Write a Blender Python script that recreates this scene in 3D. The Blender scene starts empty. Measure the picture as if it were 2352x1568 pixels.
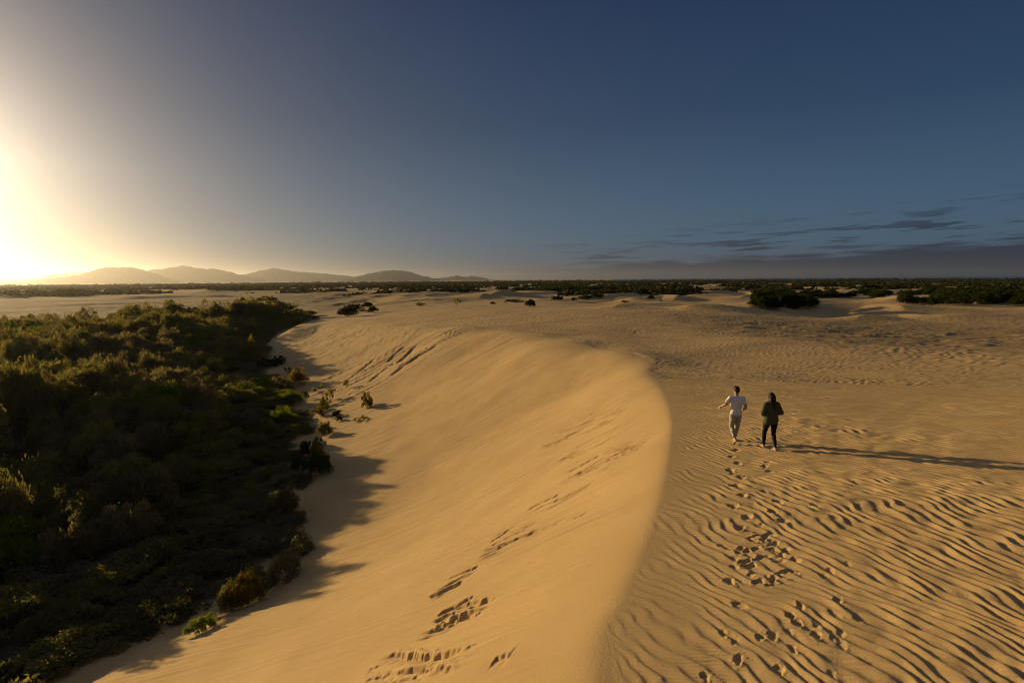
import bpy, bmesh, math, random
import numpy as np
from mathutils import Vector, Matrix, Euler

random.seed(7)
np.random.seed(7)
S = bpy.context.scene
COL = S.collection

# ------------------------------------------------------------------ camera
CAM_H = 5.2
FPX, CX, CY = 1307.0, 1176.0, 784.0          # focal length and centre for a 2352 px wide picture
PITCH, ROLL = 6.26, -0.40
cam_d = bpy.data.cameras.new('camera')
cam_d.sensor_width = 36.0
cam_d.lens = FPX / 2352.0 * 36.0
cam_d.clip_start, cam_d.clip_end = 0.1, 120000.0
cam = bpy.data.objects.new('camera', cam_d)
COL.objects.link(cam)
CAM_M = Matrix.Rotation(math.radians(90 - PITCH), 4, 'X') @ Matrix.Rotation(math.radians(ROLL), 4, 'Z')
CAM_M.translation = (0, 0, CAM_H)
cam.matrix_world = CAM_M
S.camera = cam

# ------------------------------------------------------------------ sun, sky, exposure
SUN_AZ, SUN_EL = -55.0, 8.6                  # degrees, azimuth from +Y (negative = left)
SUN_DIR = Vector((math.sin(math.radians(SUN_AZ)) * math.cos(math.radians(SUN_EL)),
                  math.cos(math.radians(SUN_AZ)) * math.cos(math.radians(SUN_EL)),
                  math.sin(math.radians(SUN_EL))))
sun_d = bpy.data.lights.new('sun', 'SUN')
sun_d.energy = 5.0
sun_d.angle = math.radians(0.5)
sun_d.color = (1.0, 0.70, 0.32)
sun = bpy.data.objects.new('sun', sun_d)
COL.objects.link(sun)
sun.rotation_euler = SUN_DIR.to_track_quat('Z', 'Y').to_euler()

S.view_settings.view_transform = 'Standard'
S.view_settings.look = 'None'
S.view_settings.exposure = 0.22
S.view_settings.gamma = 1.0
S.cycles.use_denoising = True
S.cycles.filter_width = 1.0
S.cycles.volume_bounces = 0
S.cycles.max_bounces = 6
S.cycles.transparent_max_bounces = 6


def nd(nt, typ, **kw):
    n = nt.nodes.new(typ)
    for k, v in kw.items():
        if k.startswith('i_'):
            key = k[2:]
            n.inputs[int(key) if key.isdigit() else key.replace('_', ' ')].default_value = v
        else:
            setattr(n, k, v)
    return n


def math_n(nt, op, a, b=None, c=None, clamp=False):
    n = nt.nodes.new('ShaderNodeMath')
    n.operation = op
    n.use_clamp = clamp
    for i, v in enumerate((a, b, c)):
        if v is None:
            continue
        if isinstance(v, (int, float)):
            n.inputs[i].default_value = v
        else:
            nt.links.new(v, n.inputs[i])
    return n.outputs[0]


def ramp(nt, fac, stops, interp='LINEAR'):
    r = nt.nodes.new('ShaderNodeValToRGB')
    r.color_ramp.interpolation = interp
    e = r.color_ramp.elements
    while len(e) < len(stops):
        e.new(0.5)
    for k, (p, c) in enumerate(stops):
        e[k].position = p
        e[k].color = (*c, 1) if len(c) == 3 else c
    nt.links.new(fac, r.inputs[0])
    return r.outputs[0]


def mixc(nt, mode, fac, a, b):
    m = nt.nodes.new('ShaderNodeMix')
    m.data_type = 'RGBA'
    m.blend_type = mode
    for sock, v in ((m.inputs[0], fac), (m.inputs[6], a), (m.inputs[7], b)):
        if isinstance(v, (int, float)):
            sock.default_value = v
        elif isinstance(v, tuple):
            sock.default_value = (*v, 1)
        else:
            nt.links.new(v, sock)
    return m.outputs[2]


W = bpy.data.worlds.new('World')
S.world = W
W.use_nodes = True


def build_world():
    nt = W.node_tree
    nt.nodes.clear()
    out = nd(nt, 'ShaderNodeOutputWorld')
    bg = nd(nt, 'ShaderNodeBackground')
    sky = nd(nt, 'ShaderNodeTexSky')
    sky.sky_type = 'NISHITA'
    sky.sun_disc = False
    sky.sun_elevation = math.radians(SUN_EL)
    sky.sun_rotation = math.radians(SUN_AZ)
    sky.altitude = 50
    sky.air_density = 1.0
    sky.dust_density = 1.0
    sky.ozone_density = 2.0
    tc = nd(nt, 'ShaderNodeTexCoord')
    sx = nd(nt, 'ShaderNodeSeparateXYZ')
    nt.links.new(tc.outputs['Generated'], sx.inputs[0])
    dot = nd(nt, 'ShaderNodeVectorMath', operation='DOT_PRODUCT')
    nt.links.new(tc.outputs['Generated'], dot.inputs[0])
    dot.inputs[1].default_value = SUN_DIR
    cosA = math_n(nt, 'MAXIMUM', dot.outputs['Value'], 0.0)
    # clear twilight blue away from the sun, deepening upwards, then brightened overhead as added fill light
    el = sx.outputs[2]
    base = ramp(nt, math_n(nt, 'MULTIPLY', el, 1.6, clamp=True),
                [(0.0, (0.046, 0.078, 0.112)), (0.10, (0.047, 0.098, 0.150)), (0.18, (0.040, 0.088, 0.148)), (0.40, (0.018, 0.046, 0.096)),
                 (0.68, (0.0085, 0.025, 0.070)), (0.80, (0.030, 0.046, 0.084)), (1.0, (0.085, 0.095, 0.125))])
    # the forward glow of the low sun in the dusty air
    ang = math_n(nt, 'ARCCOSINE', math_n(nt, 'MINIMUM', dot.outputs['Value'], 1.0))
    g1 = math_n(nt, 'MULTIPLY', math_n(nt, 'EXPONENT', math_n(nt, 'MULTIPLY', ang, -1 / math.radians(4.9))), GLOW1)
    g2 = math_n(nt, 'MULTIPLY', math_n(nt, 'EXPONENT', math_n(nt, 'MULTIPLY', ang, -1 / math.radians(22))), GLOW2)
    fall = math_n(nt, 'EXPONENT', math_n(nt, 'MULTIPLY', math_n(nt, 'MAXIMUM', el, 0.0), -1 / math.radians(16.0)))
    g2 = math_n(nt, 'MULTIPLY', g2, fall)
    g1 = math_n(nt, 'MULTIPLY', g1, math_n(nt, 'EXPONENT', math_n(nt, 'MULTIPLY', math_n(nt, 'MAXIMUM', math_n(nt, 'SUBTRACT', el, 0.16), 0.0), -1 / math.radians(9))))
    tint = ramp(nt, math_n(nt, 'MULTIPLY', el, 2.0, clamp=True), [(0.0, (1.0, 0.74, 0.40)), (0.24, (1.0, 0.72, 0.40)), (0.55, (0.97, 0.82, 0.72)), (0.9, (0.82, 0.85, 0.96))])
    tint1 = ramp(nt, math_n(nt, 'MULTIPLY', el, 2.0, clamp=True), [(0.0, (1.0, 0.84, 0.64)), (0.28, (1.0, 0.87, 0.72)), (0.6, (0.98, 0.87, 0.78)), (0.9, (0.80, 0.84, 0.98))])
    glow = mixc(nt, 'ADD', 1.0, mixc(nt, 'MULTIPLY', 1.0, tint, g2), mixc(nt, 'MULTIPLY', 1.0, tint1, g1))
    skyc = mixc(nt, 'ADD', 1.0, base, glow)
    skyc = mixc(nt, 'MULTIPLY', 1.0, skyc, (1 / SKY_STRENGTH,) * 3)
    skyc = mixc(nt, 'MIX', 0.03, skyc, sky.outputs[0])
    # low cloud bank and streaks away from the sun
    dx = nd(nt, 'ShaderNodeMath', operation='ARCTAN2')
    nt.links.new(sx.outputs[0], dx.inputs[0])
    nt.links.new(sx.outputs[1], dx.inputs[1])
    az = dx.outputs[0]
    cv = nd(nt, 'ShaderNodeCombineXYZ')
    nt.links.new(math_n(nt, 'MULTIPLY', az, 9.0), cv.inputs[0])
    nt.links.new(math_n(nt, 'MULTIPLY', math_n(nt, 'MULTIPLY_ADD', az, -0.035, el), 105.0), cv.inputs[1])
    nz = nd(nt, 'ShaderNodeTexNoise', i_Scale=1.0, i_Detail=7.0, i_Roughness=0.62)
    nt.links.new(cv.outputs[0], nz.inputs['Vector'])
    # top edge of the bank: rises with azimuth from el 0.02 at az 0 to 0.06 at az 0.73
    edge = math_n(nt, 'MULTIPLY_ADD', az, 0.034, 0.019)
    d = math_n(nt, 'SUBTRACT', edge, el)                       # >0 inside the bank
    m = math_n(nt, 'ADD', math_n(nt, 'MULTIPLY', d, 70.0),
               math_n(nt, 'MULTIPLY_ADD', nz.outputs[0], 5.0, -2.45))
    bank = math_n(nt, 'MULTIPLY_ADD', m, 1.3, 0.35, clamp=True)
    # separate streaks above the bank
    lowf = math_n(nt, 'SUBTRACT', 1.0, math_n(nt, 'MULTIPLY', math_n(nt, 'ABSOLUTE', math_n(nt, 'SUBTRACT', el, math_n(nt, 'MULTIPLY_ADD', az, 0.075, 0.018))), 20.0), clamp=True)
    st = math_n(nt, 'MULTIPLY', lowf, math_n(nt, 'MULTIPLY_ADD', nz.outputs[0], 13.0, -6.75, clamp=True))
    cl = math_n(nt, 'MAXIMUM', bank, math_n(nt, 'MULTIPLY', st, 0.9))
    side = nd(nt, 'ShaderNodeMapRange', interpolation_type='SMOOTHSTEP')
    nt.links.new(az, side.inputs[0])
    side.inputs[1].default_value = -0.08
    side.inputs[2].default_value = 0.20
    cl = math_n(nt, 'MULTIPLY', cl, side.outputs[0])
    cl = math_n(nt, 'MULTIPLY', cl, 0.97)
    k = 1.0 / SKY_STRENGTH
    skyc = mixc(nt, 'MIX', cl, skyc, (0.012 * k, 0.020 * k, 0.038 * k))
    nt.links.new(skyc, bg.inputs[0])
    bg.inputs[1].default_value = SKY_STRENGTH
    nt.links.new(bg.outputs[0], out.inputs[0])


SKY_STRENGTH = 0.06
GLOW1, GLOW2 = 7.6, 0.31
build_world()


# ------------------------------------------------------------------ small tools
def ray(px, py):
    """world direction through a point given in the 2352 px wide picture"""
    v = Vector(((px - CX) / FPX, -(py - CY) / FPX, -1.0))
    return (CAM_M.to_3x3() @ v)


def at(px, py, z):
    """the point at height z seen at (px, py)"""
    d = ray(px, py)
    t = (z - CAM_H) / d.z
    return np.array((d.x * t, d.y * t, z))


def azel(px, py):
    d = ray(px, py).normalized()
    return math.atan2(d.x, d.y), math.asin(d.z)


def _hash(ix, iy, seed):
    h = (ix.astype(np.int64) * 374761393 + iy.astype(np.int64) * 668265263 + seed * 1442695041) & 0xffffffff
    h = ((h ^ (h >> 13)) * 1274126177) & 0xffffffff
    h = (h ^ (h >> 16)) & 0xffffffff
    return h


def noise(x, y, seed=0):
    """gradient noise, about -0.7..0.7"""
    x = np.asarray(x, dtype=np.float32)
    y = np.asarray(y, dtype=np.float32)
    x0 = np.floor(x)
    y0 = np.floor(y)
    fx, fy = x - x0, y - y0
    ix, iy = x0.astype(np.int32), y0.astype(np.int32)
    u = fx * fx * fx * (fx * (fx * 6 - 15) + 10)
    v = fy * fy * fy * (fy * (fy * 6 - 15) + 10)

    def g(dx, dy):
        a = _hash(ix + dx, iy + dy, seed).astype(np.float32) * np.float32(2 * math.pi / 4294967296.0)
        return np.cos(a) * (fx - dx) + np.sin(a) * (fy - dy)
    n0 = g(0, 0) * (1 - u) + g(1, 0) * u
    n1 = g(0, 1) * (1 - u) + g(1, 1) * u
    return (n0 * (1 - v) + n1 * v) * 1.4


def fbm(x, y, seed=0, o=4, gain=0.5, lac=2.03):
    s = 0
    a = 1.0
    for k in range(o):
        s = s + a * noise(x * lac ** k + 17.3 * k, y * lac ** k - 9.1 * k, seed + k)
        a *= gain
    return s


def sstep(a, b, x):
    t = np.clip((x - a) / (b - a), 0, 1)
    return t * t * (3 - 2 * t)


def poly_dist(X, Y, pts):
    """distance to a polyline, signed (+ on its left), and arc length of the foot point"""
    best = np.full(X.shape, 1e18)
    sgn = np.ones(X.shape)
    arc = np.zeros(X.shape)
    L = 0.0
    for k in range(len(pts) - 1):
        ax, ay = pts[k][:2]
        bx, by = pts[k + 1][:2]
        dx, dy = bx - ax, by - ay
        ll = math.hypot(dx, dy)
        t = np.clip(((X - ax) * dx + (Y - ay) * dy) / (ll * ll), 0, 1)
        qx, qy = X - (ax + t * dx), Y - (ay + t * dy)
        d2 = qx * qx + qy * qy
        m = d2 < best * (1 - 1e-9)
        cr = dx * (Y - ay) - dy * (X - ax)
        best = np.where(m, d2, best)
        sgn = np.where(m, np.where(cr >= 0, 1.0, -1.0), sgn)
        arc = np.where(m, L + t * ll, arc)
        L += ll
    return np.sqrt(best) * sgn, arc


def smooth_poly(pts, n=8):
    """Catmull-Rom through the points"""
    p = [np.array(q, float) for q in pts]
    p = [2 * p[0] - p[1]] + p + [2 * p[-1] - p[-2]]
    out = []
    for k in range(1, len(p) - 2):
        for j in range(n):
            t = j / n
            out.append(0.5 * ((2 * p[k]) + (-p[k - 1] + p[k + 1]) * t + (2 * p[k - 1] - 5 * p[k] + 4 * p[k + 1] - p[k + 2]) * t * t
                              + (-p[k - 1] + 3 * p[k] - 3 * p[k + 1] + p[k + 2]) * t ** 3))
    out.append(p[-2])
    return np.array(out)


class TPS:
    def __init__(self, pts, lam=0.0):
        P = np.array(pts, float)
        self.c = P[:, :2] / 50.0
        n = len(P)
        A = np.zeros((n + 3, n + 3))
        A[:n, :n] = self.k(self.c[:, 0], self.c[:, 1]) + lam * np.eye(n)
        A[:n, n] = 1
        A[:n, n + 1:] = self.c
        A[n, :n] = 1
        A[n + 1:, :n] = self.c.T
        b = np.zeros(n + 3)
        b[:n] = P[:, 2]
        self.w = np.linalg.solve(A, b)

    def k(self, x, y):
        d2 = (x[:, None] - self.c[None, :, 0]) ** 2 + (y[:, None] - self.c[None, :, 1]) ** 2
        return 0.5 * d2 * np.log(d2 + 1e-12)

    def __call__(self, X, Y):
        x, y = X.ravel() / 50.0, Y.ravel() / 50.0
        out = np.empty(x.shape)
        for i in range(0, len(x), 60000):
            a, b = x[i:i + 60000], y[i:i + 60000]
            out[i:i + 60000] = self.k(a, b) @ self.w[:-3] + self.w[-3] + self.w[-2] * a + self.w[-1] * b
        return out.reshape(X.shape)


# ------------------------------------------------------------------ terrain
CREST = smooth_poly([(-3.0, -16.0, 0), (-1.6, -6.0, 0), (-0.2, 0.0, 0), (0.6, 3.5, 0)] +
                    [at(*q) for q in ((1385, 1500, -.05), (1440, 1370, 0), (1497, 1230, 0), (1532, 1090, .05), (1545, 965, .05),
                                      (1525, 900, 0), (1490, 855, -.05), (1478, 826, -.1), (1335, 787, -.2), (1210, 766, -.5), (1085, 756, -.9),
                                      (950, 747, -1.7), (830, 740, -2.7), (740, 743, -3.6), (668, 757, -4.3), (700, 747, -4.4), (760, 729, -4.2), (850, 713, -3.9),
                                      (940, 701, -3.6))] + [(-10, 300, -3.8), (30, 480, -4)])
FOOT = smooth_poly([(-24, -22, -9.4), (-20, 4, -9.4)] +
                   [at(*q) for q in ((200, 1568, -9.3), (450, 1440, -9.2), (610, 1355, -9.1), (700, 1265, -9.0), (700, 1180, -9.0), (698, 1090, -8.9),
                                     (710, 1010, -8.7), (690, 930, -8.4), (640, 870, -7.9), (606, 806, -6.8), (612, 784, -6.6), (640, 767, -6.3),
                                     (700, 742, -5.8), (770, 710, -5.2))] + [(-60, 330, -5.5), (-40, 480, -6)])
P_TPS = TPS([(-.5, 0, -.1), (-3, -15, 0), (-20, 0, -1.8), (15, -5, 1.2), (30, 5, 2.4), (-15, 22, -1.8), (-8, 12, -1.2), (-12, 40, -1.9)] +
            [at(*q) for q in (
                (1385, 1500, -.05), (1440, 1370, 0), (1497, 1230, 0), (1545, 965, .05), (1490, 855, -.05), (1478, 826, -.1), (1335, 787, -.2),
                (1210, 766, -.5), (1085, 756, -.9), (950, 747, -1.7), (830, 740, -2.7), (740, 743, -3.6), (668, 757, -4.3), (760, 729, -4.2), (850, 713, -3.9), (940, 701, -3.6),
                (1690, 1030, 0.2), (2352, 1090, .72), (2352, 1300, .68), (2352, 1500, .62), (1800, 1500, .32), (1800, 1250, .32),
                (2000, 950, .44), (2352, 930, .75), (1700, 900, 0.17), (1600, 835, -.28), (1800, 830, -.02), (2100, 830, .3), (2352, 850, .65),
                (1500, 775, -.4), (1750, 785, 0), (2050, 775, -.6), (2352, 785, -.1), (1350, 745, -.6), (1150, 730, -1.1), (1700, 745, -.7),
                (2100, 748, -2.0), (2352, 748, -1.8), (1500, 728, -.7), (1490, 707, -3.0), (1400, 715, -1.2), (1850, 730, -3.4), (1980, 737, -3.2), (1250, 712, -1.5), (1050, 706, -2.8), 
                (1700, 712, -1.8), (2200, 735, -2.7), (2320, 735, -2.6))] +
            [(-120, 40, -2), (-150, 200, -3), (150, 60, 1.5), (200, 160, -1)], 0.002)
F_TPS = TPS([tuple(q) for q in FOOT[::5]] +
            [(-30, 8, -10.4), (-45, 20, -10.4), (-60, -10, -10), (-30, 30, -9.9), (-24, 18, -10.2), (-55, 45, -9), (-45, 60, -8.6), (-80, 40, -8), (-70, 75, -8.6),
             (-100, 60, -7.6), (-95, 100, -6.6), (-70, 120, -5.8), (-130, 120, -5.6), (-105, 140, -5.2), (-80, 175, -5.2), (-160, 180, -7), (-110, 230, -8), (20, 30, -9.5), (30, 0, -9.5)], 0.005)

# low ridges of the thicket, each given by its line of ground points, rise and half width
F_RIDGES = [([at(*q) for q in ((-400, 890, -3.4), (0, 878, -3.4), (200, 866, -3.4), (330, 869, -3.7))], 2.4, 8.0),
            ([at(*q) for q in ((-200, 815, -3.6), (100, 800, -3.6), (300, 765, -3.4), (480, 752, -3.2), (580, 765, -3.6))], 2.2, 11.0),
            ([at(*q) for q in ((-300, 725, -2.6), (0, 708, -2.6), (200, 702, -2.6), (450, 706, -2.6), (640, 712, -3.2))], 3.6, 20.0)]

G_RIDGES = []      # far dunes: (polyline, height, width left of it, width right of it)


def far_ridge(q, h, wl, wr):
    G_RIDGES.append((smooth_poly([at(*p) for p in q], 5), h, wl, wr))


far_ridge(((1700, 713, -2.0), (1760, 706, -2.0), (1850, 704, -2.2), (1960, 702, -2.2), (2040, 705, -2.2), (2100, 716, -2.0)), 2.5, 34, 20)
far_ridge(((1955, 738, -1.8), (1985, 728, -1.8), (2050, 720, -1.8), (2090, 722, -1.8), (2160, 728, -1.8), (2352, 726, -1.8), (2600, 730, -1.8)), 1.3, 10, 16)
far_ridge(((1560, 712, -1.2), (1640, 706, -1.2), (1700, 704, -1.4)), 1.0, 12, 18)
far_ridge(((1400, 712, -1.3), (1450, 704, -1.4), (1530, 700, -1.6), (1650, 700, -1.8)), 1.1, 12, 14)
far_ridge(((872, 694, -4.5), (890, 688, -4.5), (912, 681, -4.6), (935, 675, -4.8)), 3.4, 24, 17)
far_ridge(((960, 690, -4.0), (1000, 684, -4.2), (1040, 679, -4.4)), 1.8, 24, 16)
far_ridge(((1090, 692, -3.4), (1140, 684, -3.6), (1180, 679, -3.8)), 1.7, 22, 14)
far_ridge(((790, 700, -4.4), (812, 693, -4.5), (840, 686, -4.6)), 2.0, 18, 12)
far_ridge(((-120, 690, -9.4), (20, 680, -9.4), (130, 676, -9.4), (220, 676, -9.4)), 4.6, 50, 26)
far_ridge(((250, 686, -9.4), (400, 682, -9.5), (560, 680, -9.5)), 2.2, 40, 22)
far_ridge(((420, 672, -9.8), (600, 671, -9.8), (720, 672, -9.6)), 3.2, 60, 30)
far_ridge(((560, 694, -9.0), (640, 690, -9.0), (700, 686, -9.0)), 1.8, 26, 16)
far_ridge(((760, 676, -6.0), (800, 673, -6.0), (870, 672, -6.0), (940, 675, -6)), 2.2, 30, 26)
far_ridge(((1430, 690, -3.0), (1520, 686, -3.0), (1580, 689, -3.0)), 1.6, 20, 14)
far_ridge(((2280, 700, -3.0), (2352, 696, -3.0), (2450, 698, -3.0)), 1.6, 20, 14)


def base_z(X, Y, need=False):
    """ground without ripples; optionally the fields the ripples depend on"""
    r = np.hypot(X, Y)
    a = np.arctan2(X, Y)
    near = r < 480
    dc = np.full(X.shape, -999.0)
    sc = np.zeros(X.shape)
    df = np.full(X.shape, 999.0)
    Pz = np.zeros(X.shape)
    Fz = np.full(X.shape, -9.0)
    xn, yn = X[near], Y[near]
    d1, s1 = poly_dist(xn, yn, CREST)
    d2, s2 = poly_dist(xn, yn, FOOT)
    dc[near], sc[near], df[near] = d1, s1, -d2
    Pz[near] = P_TPS(xn, yn)
    f = F_TPS(xn, yn)
    for pl, h, w in F_RIDGES:
        dd, _ = poly_dist(xn, yn, pl)
        f = f + h * np.exp(-(dd / w) ** 2) * sstep(0, 10, d2)
    Fz[near] = np.clip(f, -12, 1)
    # far country
    left = sstep(-0.15, -0.45, a)
    g = np.interp(np.log(np.maximum(r, 1)), np.log([1, 120, 250, 450, 800, 1500, 3000, 9000]), [-1.0, -1.2, -2.6, -4.6, -7.6, -12.0, -18, -24])
    gl = np.interp(np.log(np.maximum(r, 1)), np.log([1, 120, 250, 450, 800, 1500, 3000, 9000]), [-8, -8.2, -9.0, -9.6, -10.5, -13, -18, -24])
    g = g * (1 - left) + gl * left
    g = g - 40 * sstep(4600, 6500, r) * sstep(0.12, 0.3, a)
    am = sstep(90, 260, r)
    u, v = -X * 0.82 + Y * 0.57, X * 0.57 + Y * 0.82
    dn = fbm(X / 46 + 3.1, Y / 60, 31, 4)
    du = 1 - np.abs(fbm(u / 58, v / 130, 37, 3)) * 1.6
    g = g + am * ((dn * 0.7 + du * 3.0 - 1.6) * (1 - 0.75 * left) + sstep(700, 1600, r) * fbm(X / 320, Y / 320, 41, 3) * 5.0)
    k = sstep(130, 330, r)
    Pm = np.clip(Pz, -5.5, 3.2) * (1 - k) + g * k
    for pl, h, wl, wr in G_RIDGES:
        lo, hi = pl[:, :2].min(0) - 60, pl[:, :2].max(0) + 60
        m = (X > lo[0]) & (X < hi[0]) & (Y > lo[1]) & (Y < hi[1])
        if not m.any():
            continue
        dd, ss = poly_dist(X[m], Y[m], pl)
        tot = np.sum(np.hypot(*np.diff(pl[:, :2], axis=0).T))
        e = sstep(0, 0.18, ss / tot) * sstep(1.0, 0.8, ss / tot)
        w = np.where(dd > 0, wl, wr)
        b = np.clip(1 - np.abs(dd) / w, 0, 1)
        Pm[m] = Pm[m] + h * e * b * b * (1.6 - 0.6 * b)
    Fm = Fz * (1 - k) + (g - 0.5) * k
    Fm = Fm + 0.35 * fbm(X / 7, Y / 7, 51, 3) * sstep(0, 5, -df)
    # slip face between crest and foot
    bm_ = near & (dc > 1.0) & (df > -30)
    if bm_.any():
        dc[bm_], sc[bm_] = soft_crest(X[bm_], Y[bm_], dc[bm_], sc[bm_])
    dcp, dfp = np.maximum(dc, 0), np.maximum(df, 0)
    t = np.where(dc <= 0, 0.0, np.where(df <= 0, 1.0, dcp / (dcp + dfp + 1e-6)))
    e = np.interp(sc, ARC_R, VAL_R)                    # how rounded the brink is
    pr = (np.sqrt(t * t + e * e) - e) / (np.sqrt(1 + e * e) - e)
    pr = pr - 0.07 * np.sin(math.pi * np.clip(pr, 0, 1)) * np.clip(pr, 0, 1) * -1.0
    z = Pm - (Pm - Fm) * np.clip(pr, 0, 1)
    if need:
        return z, r, a, dc, sc, df, t, k
    return z


def soft_crest(x, y, d, s):
    """distance and arc length blended over all near crest points, so that the bowl has no crease"""
    cs = np.linspace(0, _cum[-1], 420)
    px = np.interp(cs, _cum, CREST[:, 0])
    py = np.interp(cs, _cum, CREST[:, 1])
    od, os_ = np.empty_like(d), np.empty_like(s)
    for i in range(0, len(x), 40000):
        q = slice(i, i + 40000)
        dd = np.hypot(x[q, None] - px, y[q, None] - py)
        dm = dd.min(1, keepdims=True)
        w = np.exp(-(dd - dm) / (0.10 * dm + 0.02))
        w /= w.sum(1, keepdims=True)
        f = sstep(1.0, 4.0, d[q])
        od[q] = d[q] * (1 - f) + f * (w * dd).sum(1)
        os_[q] = s[q] * (1 - f) + f * (w * cs).sum(1)
    return od, os_


_seg = np.hypot(*np.diff(CREST[:, :2], axis=0).T)
_cum = np.concatenate([[0], np.cumsum(_seg)])


def crest_arc(px, py, z):
    p = at(px, py, z)
    return float(poly_dist(np.array([p[0]]), np.array([p[1]]), CREST)[1][0])


ARC_R = [0, crest_arc(1440, 1370, 0), crest_arc(1545, 965, 0), crest_arc(1490, 855, 0), crest_arc(1335, 787, -.2), crest_arc(1085, 756, -.9), crest_arc(830, 740, -2.7), crest_arc(668, 757, -4.3)]
VAL_R = [.025, .02, .015, .06, .20, .22, .16, .12]


# footprints: (px, py) in the picture, direction of travel and size
def prints():
    out = []

    def tr(lst, ang, L=0.29, Wd=0.125, dep=0.055, big=1.0):
        for j, (x, y) in enumerate(lst):
            p = slip_point(x, y)
            out.append((p[0], p[1], math.radians(ang + random.uniform(-14, 14)), .74 * big * L * random.uniform(.85, 1.1), .74 * big * Wd * random.uniform(.85, 1.15), .52 * big * dep * random.uniform(.6, 1.2)))
    tr(((1690, 1035), (1680, 1051), (1696, 1065), (1678, 1081), (1703, 1097), (1688, 1117), (1706, 1137), (1684, 1163), (1717, 1188), (1698, 1216)), 4, .30, .19, .085, 1.35)
    tr(((1757, 1072), (1765, 1062), (1768, 1083), (1757, 1129), (1787, 1154), (1773, 1176), (1800, 1199)), 4, .28, .15, .065, 1.25)
    tr(((1676, 1336),), -6, .36, .20, .10)
    tr(((1700, 1390),), -38, .34, .14, .08)
    tr(((1892, 1323), (1925, 1378)), 30, .33, .15, .07)
    tr(((1815, 1415), (1830, 1435), (1875, 1463), (1930, 1480), (1820, 1495), (1790, 1540), (1775, 1465), (1660, 1460), (1695, 1520), (1620, 1555), (1875, 1440), (1970, 1430), (1838, 1395)), 12, .31, .13, .065)
    for k in range(16):          # faint old prints beside the trail
        x_, y_ = random.uniform(1640, 1960), random.uniform(1080, 1560)
        p = slip_point(x_, y_)
        out.append((p[0], p[1], math.radians(random.uniform(-30, 30)), random.uniform(.18, .24), random.uniform(.07, .1), random.uniform(.012, .025)))
    # the trampled patch
    rr = random.Random(3)
    for (x, y) in ((1680, 1262), (1705, 1268), (1730, 1252), (1745, 1240), (1762, 1246), (1722, 1282), (1700, 1290), (1745, 1275), (1770, 1268), (1790, 1285), (1800, 1262),
                   (1822, 1285), (1805, 1305), (1775, 1320), (1745, 1330), (1765, 1345), (1725, 1310), (1710, 1306), (1785, 1345), (1815, 1322), (1735, 1225), (1770, 1225), (1690, 1275)):
        p = slip_point(x, y)
        for _ in range(2):
            out.append((p[0] + rr.uniform(-.12, .12), p[1] + rr.uniform(-.2, .2), math.radians(rr.uniform(-90, 90)), rr.uniform(.14, .28), rr.uniform(.07, .11), rr.uniform(.02, .05)))
    return out



# scarps left by small sand slides on the slip face: (start, end, depth) in the picture, z of each end
SCARPS = []


def scarp_set():
    def add(x0, y0, x1, y1, dep, wdt=0.5):
        SCARPS.append((x0, y0, x1, y1, dep, wdt))
    for q in ((1250, 1008, 1385, 935, .07), (1275, 1012, 1420, 950, .07), (1310, 1035, 1440, 972, .10), (1330, 1042, 1462, 975, .08), (1283, 1082, 1350, 1050, .10),
              (1300, 1085, 1450, 1012, .14), (1320, 1096, 1500, 1015, .14), (1275, 1118, 1400, 1045, .10), (1210, 1172, 1290, 1130, .12), (1215, 1178, 1360, 1105, .08),
              (1290, 1000, 1400, 938, .05), (1370, 1010, 1470, 960, .07)):
        add(*q)
    for q in ((1120, 1250, 1185, 1205, .10), (1110, 1265, 1215, 1212, .10), (1100, 1280, 1240, 1215, .13), (1130, 1235, 1180, 1210, .08), (1205, 1230, 1355, 1175, .07),
              (1210, 1292, 1275, 1278, .05), (1060, 1310, 1120, 1295, .08), (1170, 1225, 1225, 1205, .08)):
        add(*q)
    for q in ((1000, 1420, 1140, 1365, .16), (995, 1440, 1115, 1395, .18), (1005, 1408, 1090, 1368, .14), (990, 1442, 1060, 1420, .14), (985, 1372, 1065, 1330, .12),
              (1045, 1392, 1145, 1372, .14), (1030, 1330, 1100, 1300, .08), (870, 1515, 1120, 1487, .16), (850, 1535, 890, 1518, .12), (870, 1553, 1060, 1537, .10),
              (840, 1565, 900, 1545, .12), (1140, 1508, 1180, 1498, .12), (935, 1478, 1000, 1462, .06), (1010, 1428, 1085, 1404, .12), (860, 1568, 960, 1556, .1)):
        add(*q)


scarp_set()


def slip_point(px, py):
    """where the picture point meets the ground, by marching"""
    d = ray(px, py)
    ts = np.linspace(4, 130, 1600) / math.hypot(d.x, d.y)
    X, Y, Z = d.x * ts, d.y * ts, CAM_H + d.z * ts
    h = base_z(X, Y)
    i = int(np.argmax(Z < h))
    return float(X[i]), float(Y[i]), float(h[i])


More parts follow.
